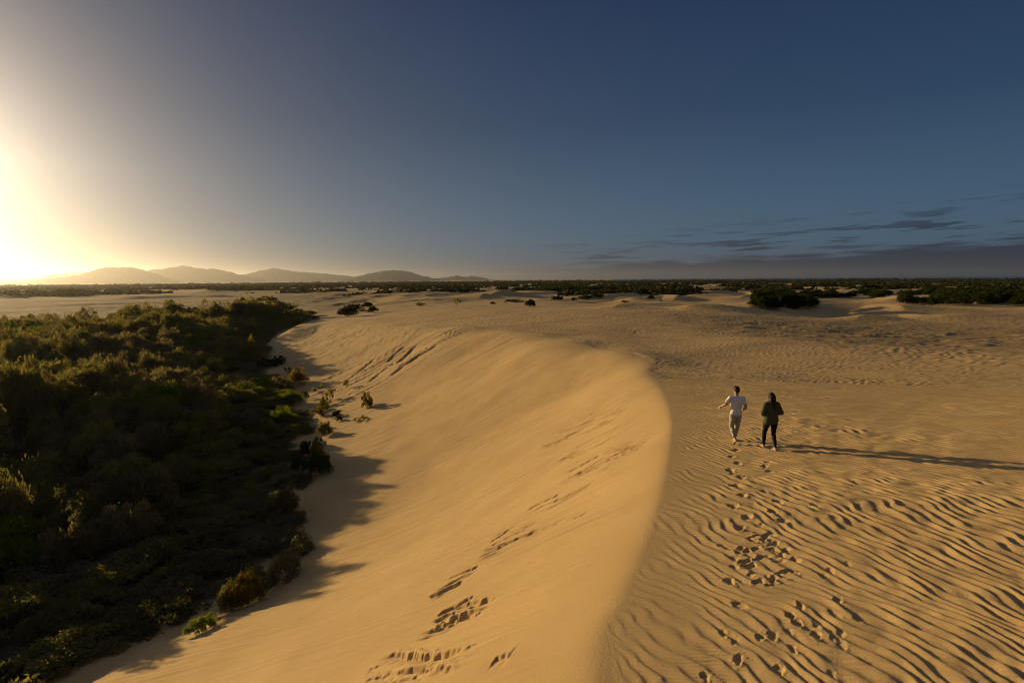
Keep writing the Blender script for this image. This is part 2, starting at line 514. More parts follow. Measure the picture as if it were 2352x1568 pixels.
def full_z(X, Y):
    z, r, a, dc, sc, df, t, k = base_z(X, Y, True)
    amp_near = 1 - sstep(60, 130, r)
    m = r < 260
    x, y = X[m], Y[m]
    rr = r[m]
    dcm, scm, dfm, tm = dc[m], sc[m], df[m], t[m]
    add = np.zeros(x.shape)
    # ---- wind ripples on the plateau
    pl = sstep(-0.05, 0.55, -dcm + 0.3 * noise(x * .8, y * .8, 5))
    wx = x + 0.16 * noise(x * 0.9, y * 0.9, 61) + 0.9 * noise(x * .17, y * .17, 62)
    wy = y + 0.16 * noise(x * 0.9 + 40, y * 0.9, 63) + 0.9 * noise(x * .17, y * .17 + 9, 64)
    wy_ = np.clip(wy, 2, 22)
    ph = 0.90 * wx + 0.12 * wy + 0.0150 * np.clip(wy_ - 5, 0, None) ** 2 + 0.51 * np.clip(wy - 22, 0, None)
    al = -0.45 * wx + 0.9 * wy
    # domains of coarse, mounded ripples between domains of fine straight ones
    dom = sstep(-0.22, 0.22, noise(x * .085 + 2.2, y * .055, 71) + 0.25 * noise(x * .3, y * .3, 72) + 0.55 * sstep(2, 6, x) - .013 * (rr - 11))

    def ripple(p, lee=0.30):
        """one wind ripple: long windward side, short steep lee side"""
        q = p - np.floor(p)
        return np.where(q < 1 - lee, 0.5 - 0.5 * np.cos(math.pi * q / (1 - lee)), 0.5 + 0.5 * np.cos(math.pi * (q - 1 + lee) / lee)) * 2 - 1
    lam1 = 0.195
    p1 = ph / lam1 + 0.20 * noise(x * 2.2, y * 2.2, 65) + 0.50 * noise(ph * 1.5, al * 1.2, 165) + 0.24 * noise(ph * 3.4, al * 2.8, 265)
    rip1 = ripple(p1) * np.clip(0.95 + 1.0 * noise(ph * 2.8, al * 1.7, 66), .10, 1.9)
    mound = noise(ph * 2.6, al * 1.7, 67) + .55 * noise(ph * 6.5, al * 3.6, 167)
    p2 = (ph + 0.12 * al) / 0.20 + 0.22 * noise(x * 2, y * 2, 68)
    rip2 = ripple(p2, .4)
    fine = ripple((wx * 0.6 + wy * 0.8) / 0.085 + 0.3 * noise(x * 3, y * 3, 69), .45)
    coarse_amp = 0.0175 * (0.45 + 0.55 * sstep(0.2, 2.5, -dcm)) * (0.75 + .5 * sstep(3, 8, x))
    far_amp = 1 + 0.6 * sstep(25, 70, rr)
    near_m = sstep(.5, 4, -dcm) * (1 - .75 * sstep(14, 30, rr))
    add += pl * far_amp * (dom * (1 - .65 * sstep(18, 42, rr)) * (coarse_amp * rip1 + 0.020 * mound * near_m) + (1 - dom * .80) * 0.0150 * rip2 + 0.0030 * fine * (rr < 15)) * (1 - sstep(90, 200, rr))
    # rough pitted ground further back
    rough = sstep(0.0, 0.35, noise(x * .06, y * .035, 75) + 0.1) * sstep(22, 40, rr) * pl
    add += rough * 0.015 * fbm(x * 1.5, y * 1.5, 76, 3) * (1 - sstep(120, 240, rr))
    add += pl * sstep(18, 45, rr) * 0.10 * fbm(x / 9.0, y / 7.0, 77, 2)
    # hummocks in the hollow at the right
    hum = sstep(38, 55, rr) * sstep(110, 80, rr) * sstep(18, 30, x) * pl
    add += hum * 0.18 * np.maximum(fbm(x / 3.2, y / 2.2, 78, 4) - 0.05, 0)
    # ---- the slip face: long grooves that run down it, fading near the brink and foot
    sl = sstep(0.0, 0.12, tm) * sstep(1.0, 0.9, tm) * (dcm > 0)
    back = np.interp(scm, [ARC_R[3], ARC_R[4], ARC_R[5] - 8, ARC_R[5], ARC_R[6], ARC_R[7]], [0.5, 0.5, 0.9, 2.5, 2.8, 1.7])
    strk = noise(scm * 3.1, tm * 2.0, 81) + 0.6 * noise(scm * 7.3, tm * 3.0, 82) + .4 * noise(scm * 1.1, tm * 1.3, 84) + .35 * noise(scm * 14.0, tm * 4.0, 184)
    add += sl * back * 0.050 * strk * (0.4 + 0.6 * sstep(-.2, .4, noise(scm * .35, tm * 3, 83)))
    add += sl * 0.05 * fbm(x / 3.5, y / 3.5, 85, 2)
    # soft swells over the rounded shoulder at the back
    sh = (dcm > -4) & (dcm < 22)
    add += np.where(sh, sstep(-4, 0, dcm) * sstep(22, 6, dcm), 0) * sstep(22, 34, rr) * 0.22 * noise(x / 7.5 + .4, y / 6.5, 86)
    z[m] += add
    # scarps
    for (p0, p1, dep, wd, sd) in SCARP_W:
        L = math.hypot(p1[0] - p0[0], p1[1] - p0[1])
        c = ((p0[0] + p1[0]) / 2, (p0[1] + p1[1]) / 2)
        mm = (np.abs(X - c[0]) < L / 2 + 1) & (np.abs(Y - c[1]) < L / 2 + 1)
        if not mm.any():
            continue
        ux, uy = (p1[0] - p0[0]) / L, (p1[1] - p0[1]) / L
        lx, ly = X[mm] - p0[0], Y[mm] - p0[1]
        s_ = (lx * ux + ly * uy) / L
        o_ = -lx * uy + ly * ux
        o_ = o_ + 0.05 * noise(s_ * L * 2.2, o_ * .5 + sd, 91) + 0.07 * noise(s_ * L * 6.0, sd + o_ * 2.0, 92) + .03 * noise(s_ * L * 14.0, sd + o_ * 2.0, 292) + .22 * noise(s_ * L * .5, sd * 3.1, 93)
        env = sstep(0, .12, s_) * sstep(1.0, .85, s_) * np.clip(0.75 + .8 * noise(s_ * L * .5, sd * 7.7, 94), 0, 1.2)
        # one side drops at once, then rises back slowly towards the camera
        prof = np.where(o_ > 0, np.exp(-(o_ / .02) ** 2 * .5), np.clip(1 + o_ / wd, 0, 1) ** 2) * -1.0
        lip = 0.35 * np.exp(-((o_ - .10) / .09) ** 2)
        z[mm] += dep * env * (prof + lip)
    # bundles of fine parallel slide marks
    for (p0, p1, hw, dep, sd) in BUNDLES:
        L = math.hypot(p1[0] - p0[0], p1[1] - p0[1])
        c = ((p0[0] + p1[0]) / 2, (p0[1] + p1[1]) / 2)
        mm = (np.abs(X - c[0]) < L / 2 + 1.5) & (np.abs(Y - c[1]) < L / 2 + 1.5)
        if not mm.any():
            continue
        ux, uy = (p1[0] - p0[0]) / L, (p1[1] - p0[1]) / L
        lx, ly = X[mm] - p0[0], Y[mm] - p0[1]
        s_ = lx * ux + ly * uy
        o_ = -lx * uy + ly * ux
        o_ = o_ + .16 * noise(s_ * .5, sd + o_ * .3, 191) + .045 * noise(s_ * 4, o_ * 3 + sd, 192)
        env = sstep(0, .2, s_ / L) * sstep(1, .75, s_ / L) * np.exp(-(o_ / hw) ** 2 * 1.2)
        lane = np.floor(o_ / .27)
        q = o_ / .27 - lane                                   # 0..1 across one lane, the drop is at 1
        gate = np.clip(.25 + 1.7 * noise(s_ * .75 + lane * 7.31, lane * 3.17 + sd, 193), 0, 1.15)
        z[mm] += -1.7 * dep * env * gate * np.where(q < .72, np.clip(q / .72, 0, 1) ** 1.5, np.clip((1 - q) / .28, 0, 1))
    # footprints
    for (fx, fy, an, L, Wd, dep) in PRINTS:
        mm = (np.abs(X - fx) < .5) & (np.abs(Y - fy) < .5)
        if not mm.any():
            continue
        lx, ly = X[mm] - fx, Y[mm] - fy
        u_ = lx * math.sin(an) + ly * math.cos(an)
        v_ = lx * math.cos(an) - ly * math.sin(an)
        v_ = v_ + 0.030 * noise(u_ * 11, v_ * 11 + fx * 3, 95) + .012 * noise(u_ * 30, v_ * 30 + fx * 3, 195)
        u_ = u_ + 0.045 * noise(u_ * 8 + fy * 5, v_ * 8, 96) + .012 * noise(u_ * 28 + fy, v_ * 28, 196)
        wv = Wd / 2 * (1 + 0.30 * np.sin(u_ / L * 3.0 + .4))
        q = np.sqrt((u_ / (L / 2)) ** 2 + (v_ / wv) ** 2)
        hole = -dep * (1 - sstep(0.55, 1.12, q)) * (1 + .45 * u_ / L * 2) + .25 * dep * noise(lx * 22, ly * 22, 198) * (q < 1.1)
        out_ = np.exp(-((q - 1.30) / .26) ** 2) * (0.6 - .5 * u_ / L + 1.1 * noise(lx * 11, ly * 11, 97) + .6 * noise(lx * 30, ly * 30, 197))
        z[mm] = z[mm] + hole + 0.28 * dep * np.maximum(out_, -.2)
    return z


PRINTS = prints()
SCARP_W = []
for j, (x0, y0, x1, y1, dep, wd) in enumerate(SCARPS):
    a_, b_ = slip_point(x0, y0), slip_point(x1, y1)
    SCARP_W.append((a_, b_, dep * (.5 if j < 20 else .8), wd * (.5 if j < 20 else .8), j * 1.37))
BUNDLES = []
for j, (x0, y0, x1, y1, hw, dep) in enumerate(((1240, 1022, 1460, 935, .95, .15), (1275, 1102, 1515, 1008, .95, .17), (1205, 1180, 1370, 1105, .5, .11), (1270, 1060, 1420, 1000, .5, .12), (1090, 1285, 1250, 1208, .75, .075),
                                               (985, 1432, 1150, 1372, .9, .085), (980, 1380, 1105, 1300, .5, .06), (850, 1545, 1130, 1492, .4, .07), (860, 1565, 1000, 1545, .5, .07), (1190, 1235, 1370, 1170, .3, .05))):
    BUNDLES.append((slip_point(x0, y0), slip_point(x1, y1), hw, dep, 200 + j * 2.7))
for j, (x0, y0, x1, y1, dep, wd) in enumerate(((905, 838, 955, 790, .18, 1.4), (925, 840, 1005, 790, .20, 1.4), (880, 835, 930, 792, .16, 1.2), (895, 838, 940, 812, .16, .8), (915, 842, 960, 822, .16, .8), (800, 872, 870, 815, .10, 1.2),
                                               (895, 865, 960, 815, .16, 1.2), (840, 880, 905, 830, .12, 1.0), (760, 790, 800, 760, .08, .8), (735, 800, 775, 768, .08, .8),
                                               (930, 835, 985, 800, .17, 1.2), (700, 790, 735, 768, .06, .8))):
    SCARP_W.append((slip_point(x0, y0), slip_point(x1, y1), dep * 1.5, wd, 50 + j * 1.91))


def grid_mesh(name, X, Y, Z):
    n, m = X.shape
    me = bpy.data.meshes.new(name)
    co = np.stack([X, Y, Z], -1).reshape(-1, 3).astype(np.float32)
    idx = np.arange(n * m, dtype=np.int32).reshape(n, m)
    f = np.stack([idx[:-1, :-1], idx[:-1, 1:], idx[1:, 1:], idx[1:, :-1]], -1).reshape(-1, 4)
    me.vertices.add(len(co))
    me.vertices.foreach_set('co', co.ravel())
    me.loops.add(f.size)
    me.loops.foreach_set('vertex_index', f.ravel())
    me.polygons.add(len(f))
    me.polygons.foreach_set('loop_start', np.arange(0, f.size, 4, dtype=np.int32))
    me.polygons.foreach_set('use_smooth', np.ones(len(f), dtype=bool))
    me.update()
    me.validate(verbose=False)
    return me


def link(name, data, mat=None, parent=None):
    o = bpy.data.objects.new(name, data)
    COL.objects.link(o)
    if mat is not None:
        data.materials.append(mat)
    if parent is not None:
        o.parent = parent
    return o


def tag(o, label=None, cat=None, group=None, kind=None):
    if label:
        o['label'] = label
    if cat:
        o['category'] = cat
    if group:
        o['group'] = group
    if kind:
        o['kind'] = kind
    return o


def new_mat(name):
    m = bpy.data.materials.new(name)
    m.use_nodes = True
    m.node_tree.nodes.clear()
    return m, m.node_tree


def sand_material():
    m, nt = new_mat('sand')
    out = nd(nt, 'ShaderNodeOutputMaterial')
    b = nd(nt, 'ShaderNodeBsdfPrincipled', i_Roughness=0.95)
    b.inputs['Specular IOR Level'].default_value = 0.15
    geo = nd(nt, 'ShaderNodeNewGeometry')
    n1 = nd(nt, 'ShaderNodeTexNoise', i_Scale=0.35, i_Detail=6.0, i_Roughness=0.6)
    n2 = nd(nt, 'ShaderNodeTexNoise', i_Scale=55.0, i_Detail=3.0, i_Roughness=0.7)
    n3 = nd(nt, 'ShaderNodeTexNoise', i_Scale=0.02, i_Detail=5.0, i_Roughness=0.6)
    for n in (n1, n2, n3):
        nt.links.new(geo.outputs['Position'], n.inputs['Vector'])
    c = ramp(nt, n1.outputs[0], [(0.25, (0.46, 0.315, 0.145)), (0.5, (0.52, 0.36, 0.165)), (0.75, (0.56, 0.395, 0.185))])
    c = mixc(nt, 'MULTIPLY', 1.0, c, ramp(nt, n2.outputs[0], [(0.3, (0.90, 0.89, 0.88)), (0.7, (1.04, 1.04, 1.04))]))
    c = mixc(nt, 'MULTIPLY', 1.0, c, ramp(nt, n3.outputs[0], [(0.3, (0.86, 0.86, 0.88)), (0.65, (1.0, 1.0, 1.0))]))
    da = nd(nt, 'ShaderNodeAttribute', attribute_name='painted_shade')
    c = mixc(nt, 'MULTIPLY', da.outputs['Fac'], c, (0.44, 0.46, 0.53))  # shade of the flats under grazing sun, put into the sand colour
    la = nd(nt, 'ShaderNodeAttribute', attribute_name='litter')
    lc = ramp(nt, n2.outputs[0], [(0.3, (0.035, 0.027, 0.017)), (0.7, (0.085, 0.062, 0.038))])
    c = mixc(nt, 'MIX', la.outputs['Fac'], c, lc)
    nt.links.new(c, b.inputs['Base Color'])
    bn = nd(nt, 'ShaderNodeTexNoise', i_Scale=28.0, i_Detail=5.0, i_Roughness=0.65)
    nt.links.new(geo.outputs['Position'], bn.inputs['Vector'])
    bp = nd(nt, 'ShaderNodeBump', i_Strength=0.65, i_Distance=0.018)
    nt.links.new(bn.outputs[0], bp.inputs['Height'])
    nt.links.new(bp.outputs[0], b.inputs['Normal'])
    nt.links.new(b.outputs[0], out.inputs[0])
    return m


SAND = sand_material()


def r_back(a):
    """how far the thicket reaches at an azimuth"""
    return np.interp(a, [-1.2, -0.74, -0.45, -0.30, -0.24], [150, 152, 165, 195, 215])


def litter_mask(X, Y):
    """1 under the thicket, where leaf litter hides the sand"""
    r, a = np.hypot(X, Y), np.arctan2(X, Y)
    out = np.zeros(X.shape)
    m = (r < 330) & (a < 0.1) & (a > -1.6)
    _, d2 = None, -poly_dist(X[m], Y[m], FOOT)[0]
    e = -d2 + 1.2 * noise(X[m] * .5, Y[m] * .5, 111) - 1.3
    out[m] = sstep(-0.6, 0.8, e) * sstep(6, -6, r[m] - r_back(a[m]))
    return out


def build_terrain():
    def geo(a, b, q):
        n = int(math.ceil(math.log(b / a) / q))
        return list(np.geomspace(a, b, n, endpoint=False))
    R = [0.02] + geo(0.2, 3.6, .03) + geo(3.6, 30, .0020) + geo(30, 75, .0042) + geo(75, 500, .008) + geo(500, 9000, .014) + geo(9000, 40000, .15) + [40000.0]
    A = list(np.radians(np.arange(-180, -70, 5.0))) + list(np.radians(np.arange(-70, -47, 0.5))) + list(np.arange(math.radians(-47), math.radians(45), .0021)) + \
        list(np.radians(np.arange(45, 75, 1.0))) + list(np.radians(np.arange(75, 180.1, 5.0)))
    A[-1] = math.pi
    R, A = np.array(R), np.array(A)
    RR, AA = np.meshgrid(R, A, indexing='ij')
    X, Y = RR * np.sin(AA), RR * np.cos(AA)
    Z = full_z(X, Y)
    me = grid_mesh('sand_dunes', X, Y, Z)
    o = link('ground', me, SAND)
    tag(o, kind='structure')
    lit = litter_mask(X, Y).astype(np.float32).ravel()
    r_, a_ = np.hypot(X, Y), np.arctan2(X, Y)
    fl = sstep(-0.12, -0.32, a_) * sstep(150, 230, r_) * sstep(1100, 700, r_)  # far left plain: its grazing-light shade is painted as a darker tone
    fl = np.maximum(fl, 0.75 * sstep(38, 55, r_) * sstep(125, 95, r_) * sstep(16, 30, X))  # same painted tone in the hollow at the right
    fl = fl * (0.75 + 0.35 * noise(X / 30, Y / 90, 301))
    me.attributes.new('painted_shade', 'FLOAT', 'POINT').data.foreach_set('value', np.clip(fl, 0, 1).astype(np.float32).ravel())
    at_ = me.attributes.new('litter', 'FLOAT', 'POINT')
    at_.data.foreach_set('value', lit)
    print('terrain verts', X.size)
    return o


ground = build_terrain()


# ------------------------------------------------------------------ sea, hills
def build_sea():
    m, nt = new_mat('sea_water')
    out = nd(nt, 'ShaderNodeOutputMaterial')
    b = nd(nt, 'ShaderNodeBsdfPrincipled', i_Roughness=0.35)
    b.inputs['Base Color'].default_value = (0.012, 0.035, 0.06, 1)
    nt.links.new(b.outputs[0], out.inputs[0])
    R = np.array([3500, 6000, 12000, 25000, 50000.0])
    A = np.linspace(-0.3, 1.6, 60)
    RR, AA = np.meshgrid(R, A, indexing='ij')
    o = link('sea', grid_mesh('sea', RR * np.sin(AA), RR * np.cos(AA), RR * 0 - 33.0), m)
    tag(o, kind='structure')


build_sea()


def hill_material():
    m, nt = new_mat('hill_scrub')
    out = nd(nt, 'ShaderNodeOutputMaterial')
    b = nd(nt, 'ShaderNodeBsdfPrincipled', i_Roughness=1.0)
    b.inputs['Specular IOR Level'].default_value = 0.0
    geo = nd(nt, 'ShaderNodeNewGeometry')
    n = nd(nt, 'ShaderNodeTexNoise', i_Scale=0.004, i_Detail=6.0, i_Roughness=0.6)
    nt.links.new(geo.outputs['Position'], n.inputs['Vector'])
    nt.links.new(ramp(nt, n.outputs[0], [(0.3, (0.035, 0.045, 0.025)), (0.7, (0.075, 0.075, 0.045))]), b.inputs['Base Color'])
    nt.links.new(b.outputs[0], out.inputs[0])
    return m


def build_hills():
    mat = hill_material()

    def zz(x, y):      # from the enlarged strip of the photograph to the 2352 px wide picture
        return x * 0.5127, (1000 + y * 0.893) / 1.7415
    ranges = [
        (20500, 2500, [(-500, 128), (-260, 118), (-100, 126), (0, 130), (100, 128), (180, 122), (230, 107), (320, 101), (400, 99), (520, 104), (640, 118), (760, 134), (860, 158)]),
        (13500, 2200, [(-700, 140), (-520, 120), (-380, 126), (-200, 138), (0, 150), (120, 140), (200, 128), (300, 120), (380, 106), (420, 90), (455, 80), (490, 75), (530, 80), (590, 76), (620, 82), (660, 95), (740, 120), (800, 140), (860, 152), (900, 165)]),
        (16500, 2500, [(480, 160), (560, 120), (640, 95), (680, 87), (740, 82), (790, 74), (830, 70), (880, 80), (930, 85), (960, 83), (1010, 93), (1060, 106), (1120, 118), (1200, 132), (1300, 150), (1400, 165)]),
        (18500, 2500, [(960, 160), (1020, 125), (1060, 114), (1110, 107), (1160, 92), (1200, 86), (1225, 80), (1260, 86), (1300, 93), (1350, 98), (1420, 102), (1480, 107), (1560, 115), (1620, 124), (1700, 136), (1800, 150), (1900, 165)]),
        (14500, 2000, [(1460, 165), (1540, 134), (1590, 121), (1660, 103), (1720, 93), (1760, 91), (1790, 90), (1830, 95), (1880, 112), (1930, 124), (1980, 131), (2060, 143), (2140, 160)]),
        (17500, 2000, [(1840, 160), (1900, 138), (1960, 127), (2000, 122), (2050, 114), (2070, 118), (2088, 121), (2110, 116), (2140, 119), (2170, 126), (2230, 138), (2300, 143), (2420, 146), (2520, 158)]),
        (24000, 1800, [(2440, 158), (2500, 147), (2530, 144), (2560, 148), (2590, 146), (2620, 149), (2640, 146), (2680, 141), (2720, 141), (2740, 146), (2790, 158)]),
    ]
    for q, (dist, dep, pts) in enumerate(ranges):
        ae = [azel(*zz(x, y)) for x, y in pts]
        az = np.array([k[0] for k in ae])
        el = np.array([k[1] for k in ae])
        A = np.linspace(az[0], az[-1], 260)
        # smooth the outline
        top = np.interp(A, az, el)
        kk = np.hanning(9)
        kk /= kk.sum()
        top = np.convolve(np.pad(top, 4, mode='edge'), kk, 'valid')
        R = np.linspace(dist - dep, dist + dep, 40)
        RR, AA = np.meshgrid(R, A, indexing='ij')
        hz = CAM_H + np.tan(top)[None, :] * dist + 16 * fbm(A * 120, A * 0, 200 + q, 4)[None, :]
        u = (RR - dist) / dep
        u = u + 0.10 * noise(AA * 30, RR / 2500, 210 + q) * (np.abs(u) < .9)
        bell = np.clip(np.cos(np.clip(u, -1, 1) * math.pi / 2), 0, 1) ** 1.25
        spur = 1 - 0.42 * np.abs(fbm(AA * 40, RR / 2200, 220 + q, 3)) * np.clip(np.abs(u) * 2, 0, 1)
        base = -60.0
        Z = base + (hz - base) * bell * spur
        o = link('hills', grid_mesh('hills', RR * np.sin(AA), RR * np.cos(AA), Z), mat)
        tag(o, kind='structure')


build_hills()


# ------------------------------------------------------------------ shrubs
def leaf_material(name, cols, trans=0.35, obj_var=True):
    m, nt = new_mat(name)
    out = nd(nt, 'ShaderNodeOutputMaterial')
    geo = nd(nt, 'ShaderNodeNewGeometry')
    oi = nd(nt, 'ShaderNodeObjectInfo')
    src = oi.outputs['Random'] if obj_var else nd(nt, 'ShaderNodeAttribute', attribute_name='tone').outputs['Fac']
    n = nd(nt, 'ShaderNodeTexNoise', i_Scale=1.1, i_Detail=3.0)
    nt.links.new(geo.outputs['Position'], n.inputs['Vector'])
    f = math_n(nt, 'ADD', math_n(nt, 'MULTIPLY', src, 0.55),
               math_n(nt, 'ADD', math_n(nt, 'MULTIPLY', n.outputs[0], 0.5), math_n(nt, 'MULTIPLY_ADD', geo.outputs['Random Per Island'], 0.3, -0.2)), clamp=True)
    c = ramp(nt, f, [(k / (len(cols) - 1), q) for k, q in enumerate(cols)])
    d = nd(nt, 'ShaderNodeBsdfDiffuse')
    t = nd(nt, 'ShaderNodeBsdfTranslucent')
    nt.links.new(c, d.inputs[0])
    nt.links.new(mixc(nt, 'MULTIPLY', 1.0, c, (2.3, 2.0, 0.85)), t.inputs[0])
    mx = nd(nt, 'ShaderNodeMixShader')
    mx.inputs[0].default_value = trans
    nt.links.new(d.outputs[0], mx.inputs[1])
    nt.links.new(t.outputs[0], mx.inputs[2])
    nt.links.new(mx.outputs[0], out.inputs[0])
    return m


def bark_material():
    m, nt = new_mat('bark')
    out = nd(nt, 'ShaderNodeOutputMaterial')
    b = nd(nt, 'ShaderNodeBsdfPrincipled', i_Roughness=0.9)
    geo = nd(nt, 'ShaderNodeNewGeometry')
    n = nd(nt, 'ShaderNodeTexNoise', i_Scale=14.0, i_Detail=4.0)
    nt.links.new(geo.outputs['Position'], n.inputs['Vector'])
    nt.links.new(ramp(nt, n.outputs[0], [(0.3, (0.05, 0.04, 0.03)), (0.7, (0.13, 0.10, 0.075))]), b.inputs['Base Color'])
    nt.links.new(b.outputs[0], out.inputs[0])
    return m


OLIVE = leaf_material('olive_leaves', [(0.074, 0.075, 0.036), (0.118, 0.121, 0.053), (0.160, 0.155, 0.068)], 0.5)
GREYG = leaf_material('grey_green_leaves', [(0.076, 0.073, 0.050), (0.118, 0.112, 0.076), (0.158, 0.146, 0.10)], 0.5)
BRIGHT = leaf_material('bright_green_leaves', [(0.055, 0.085, 0.010), (0.085, 0.125, 0.014), (0.13, 0.165, 0.020)], 0.5)
YELLOW = leaf_material('yellow_green_leaves', [(0.085, 0.080, 0.015), (0.12, 0.105, 0.018), (0.16, 0.13, 0.03)], 0.45)
DARKG = leaf_material('dark_green_leaves', [(0.020, 0.030, 0.010), (0.032, 0.042, 0.014), (0.045, 0.055, 0.02)], 0.25)
FAR_LEAF = leaf_material('far_scrub_leaves', [(0.020, 0.024, 0.010), (0.034, 0.038, 0.014), (0.055, 0.054, 0.02)], 0.2, obj_var=False)
MASS_LEAF = leaf_material('thicket_leaves', [(0.075, 0.074, 0.038), (0.122, 0.122, 0.057), (0.168, 0.158, 0.075)], 0.5, obj_var=False)
BARK = bark_material()


def quads_mesh(name, centers, normals, ups, hw, hl):
    """leaves: one small diamond-shaped face each"""
    side = np.cross(normals, ups)
    side /= np.linalg.norm(side, axis=1, keepdims=True) + 1e-9
    up = np.cross(side, normals)
    up /= np.linalg.norm(up, axis=1, keepdims=True) + 1e-9
    hw, hl = np.asarray(hw)[:, None], np.asarray(hl)[:, None]
    c = centers
    co = np.stack([c - up * hl, c + side * hw - up * hl * 0.1, c + up * hl, c - side * hw - up * hl * 0.1], 1).reshape(-1, 3).astype(np.float32)
    n = len(c)
    me = bpy.data.meshes.new(name)
    me.vertices.add(n * 4)
    me.vertices.foreach_set('co', co.ravel())
    me.loops.add(n * 4)
    me.loops.foreach_set('vertex_index', np.arange(n * 4, dtype=np.int32))
    me.polygons.add(n)
    me.polygons.foreach_set('loop_start', np.arange(0, n * 4, 4, dtype=np.int32))
    me.update()
    return me


def crown_leaves(rng, rad, h, blobs, per, leaf, sprig=0.5, low=0.15):
    """leaf centres and directions of a crown: clumps set unevenly through a flattened dome"""
    C, N, U = [], [], []
    for k in range(blobs):
        th = rng.uniform(0, 2 * math.pi)
        ph = math.acos(rng.uniform(-0.15, 1))
        rr = rng.uniform(0.55, 1.0)
        lobe = 1 + 0.22 * math.sin(2 * th + blobs) + 0.14 * math.sin(3 * th + 1.3 * blobs)
        c = np.array([math.sin(ph) * math.cos(th) * rad * rr * lobe, math.sin(ph) * math.sin(th) * rad * rr * lobe, h * (low + (0.95 - low) * (0.18 + 0.82 * max(math.cos(ph), -.1)) * rr)])
        br = rad * rng.uniform(0.20, 0.36)
        v = rng.normal(size=(per, 3))
        v /= np.linalg.norm(v, axis=1, keepdims=True)
        v[:, 2] = np.where(v[:, 2] < -0.35, -v[:, 2], v[:, 2])
        q = rng.uniform(0.45, 1.0, size=(per, 1)) ** 0.6
        # a few longer sprigs stick out of each clump
        sp = rng.uniform(size=(per, 1)) < 0.16
        q = np.where(sp, q * (1 + sprig * rng.uniform(size=(per, 1))), q)
        p = c + v * q * br * np.array([1, 1, 0.8])
        C.append(p)
        n = v + rng.normal(size=(per, 3)) * 0.75
        N.append(n / np.linalg.norm(n, axis=1, keepdims=True))
        U.append(v * .6 + np.array([0, 0, .8]) + rng.normal(size=(per, 3)) * 0.6)
    return np.concatenate(C), np.concatenate(N), np.concatenate(U)


def crown_mesh(name, seed, rad, h, blobs, per, leaf, sprig=0.5, low=0.15):
    rng = np.random.default_rng(seed)
    c, n, u = crown_leaves(rng, rad, h, blobs, per, leaf, sprig, low)
    c[:, 2] = np.maximum(c[:, 2], 0.04)
    k = len(c)
    s_ = rng.uniform(0.7, 1.3, k)
    return quads_mesh(name, c, n, u, leaf * 0.42 * s_, leaf * s_)


def tube_into(bm, pts, radii, seg=6):
    rings = []
    for k, p in enumerate(pts):
        p = Vector(p)
        d = (Vector(pts[min(k + 1, len(pts) - 1)]) - Vector(pts[max(k - 1, 0)])).normalized()
        a = d.orthogonal().normalized()
        b = d.cross(a)
        rings.append([bm.verts.new(p + (a * math.cos(2 * math.pi * j / seg) + b * math.sin(2 * math.pi * j / seg)) * radii[k]) for j in range(seg)])
    for r0, r1 in zip(rings, rings[1:]):
        best = min(range(seg), key=lambda o: sum((r0[j].co - r1[(j + o) % seg].co).length for j in range(seg)))
        for j in range(seg):
            bm.faces.new((r0[j], r0[(j + 1) % seg], r1[(j + 1 + best) % seg], r1[(j + best) % seg]))
    bm.faces.new(rings[0][::-1])
    bm.faces.new(rings[-1])


def trunk_mesh(name, seed, rad, h, stems=4):
    rr = random.Random(seed)
    bm = bmesh.new()
    for k in range(stems):
        th = 2 * math.pi * (k + rr.uniform(-.3, .3)) / stems
        e = rad * rr.uniform(.45, .8)
        p0 = (0.06 * math.cos(th), 0.06 * math.sin(th), -0.25)
        p1 = (e * .35 * math.cos(th + .3), e * .35 * math.sin(th + .3), h * .33)
        p2 = (e * math.cos(th), e * math.sin(th), h * rr.uniform(.6, .8))
        tube_into(bm, [p0, p1, p2], [h * .022, h * .015, h * .005])
        for j in range(2):
            t2 = th + rr.uniform(-1, 1)
            tube_into(bm, [p1, (p1[0] + e * .4 * math.cos(t2), p1[1] + e * .4 * math.sin(t2), h * rr.uniform(.5, .75))], [h * .010, h * .003], 5)
    me = bpy.data.meshes.new(name)
    bm.to_mesh(me)
    bm.free()
    return me


CROWNS = {}


def make_shrub(loc, mat, label, cat, group, name, crown, trunk, scale, rz, tilt=(0, 0)):
    e = bpy.data.objects.new(name, None)
    e.empty_display_size = 0.3
    COL.objects.link(e)
    e.location = loc
    e.rotation_euler = (tilt[0], tilt[1], rz)
    e.scale = scale
    tag(e, label, cat, group)
    key = (crown, mat.name)
    if key not in CROWNS:
        c = bpy.data.meshes[crown].copy()
        c.materials.clear()
        c.materials.append(mat)
        CROWNS[key] = c
    o = bpy.data.objects.new('crown', CROWNS[key])
    COL.objects.link(o)
    o.parent = e
    t = bpy.data.objects.new('trunk', bpy.data.meshes[trunk])
    COL.objects.link(t)
    t.parent = e
    return e


# prototypes, one unit of radius, one unit of height
for k in range(6):
    crown_mesh('thicket_crown_%d' % k, 300 + k, 1.0, 1.0, 40 + 3 * k, 120, 0.052, 0.6)
for k in range(4):
    crown_mesh('bush_crown_%d' % k, 330 + k, 1.0, 1.0, 20 + 3 * k, 70, 0.085, 0.9, 0.05)
for k in range(3):
    crown_mesh('sprig_crown_%d' % k, 350 + k, 1.0, 1.0, 9 + k, 22, 0.13, 0.8, 0.2)
for k in range(3):
    trunk_mesh('shrub_trunk_%d' % k, 370 + k, 1.0, 1.0, 4 + k).materials.append(BARK)


def ground_at(px, py, far=700):
    d = ray(px, py)
    ts = np.geomspace(4, far, 2600) / math.hypot(d.x, d.y)
    X, Y, Z = d.x * ts, d.y * ts, CAM_H + d.z * ts
    h = base_z(X, Y)
    i = int(np.argmax(Z < h)) or len(ts) - 1
    return float(X[i]), float(Y[i]), float(h[i])


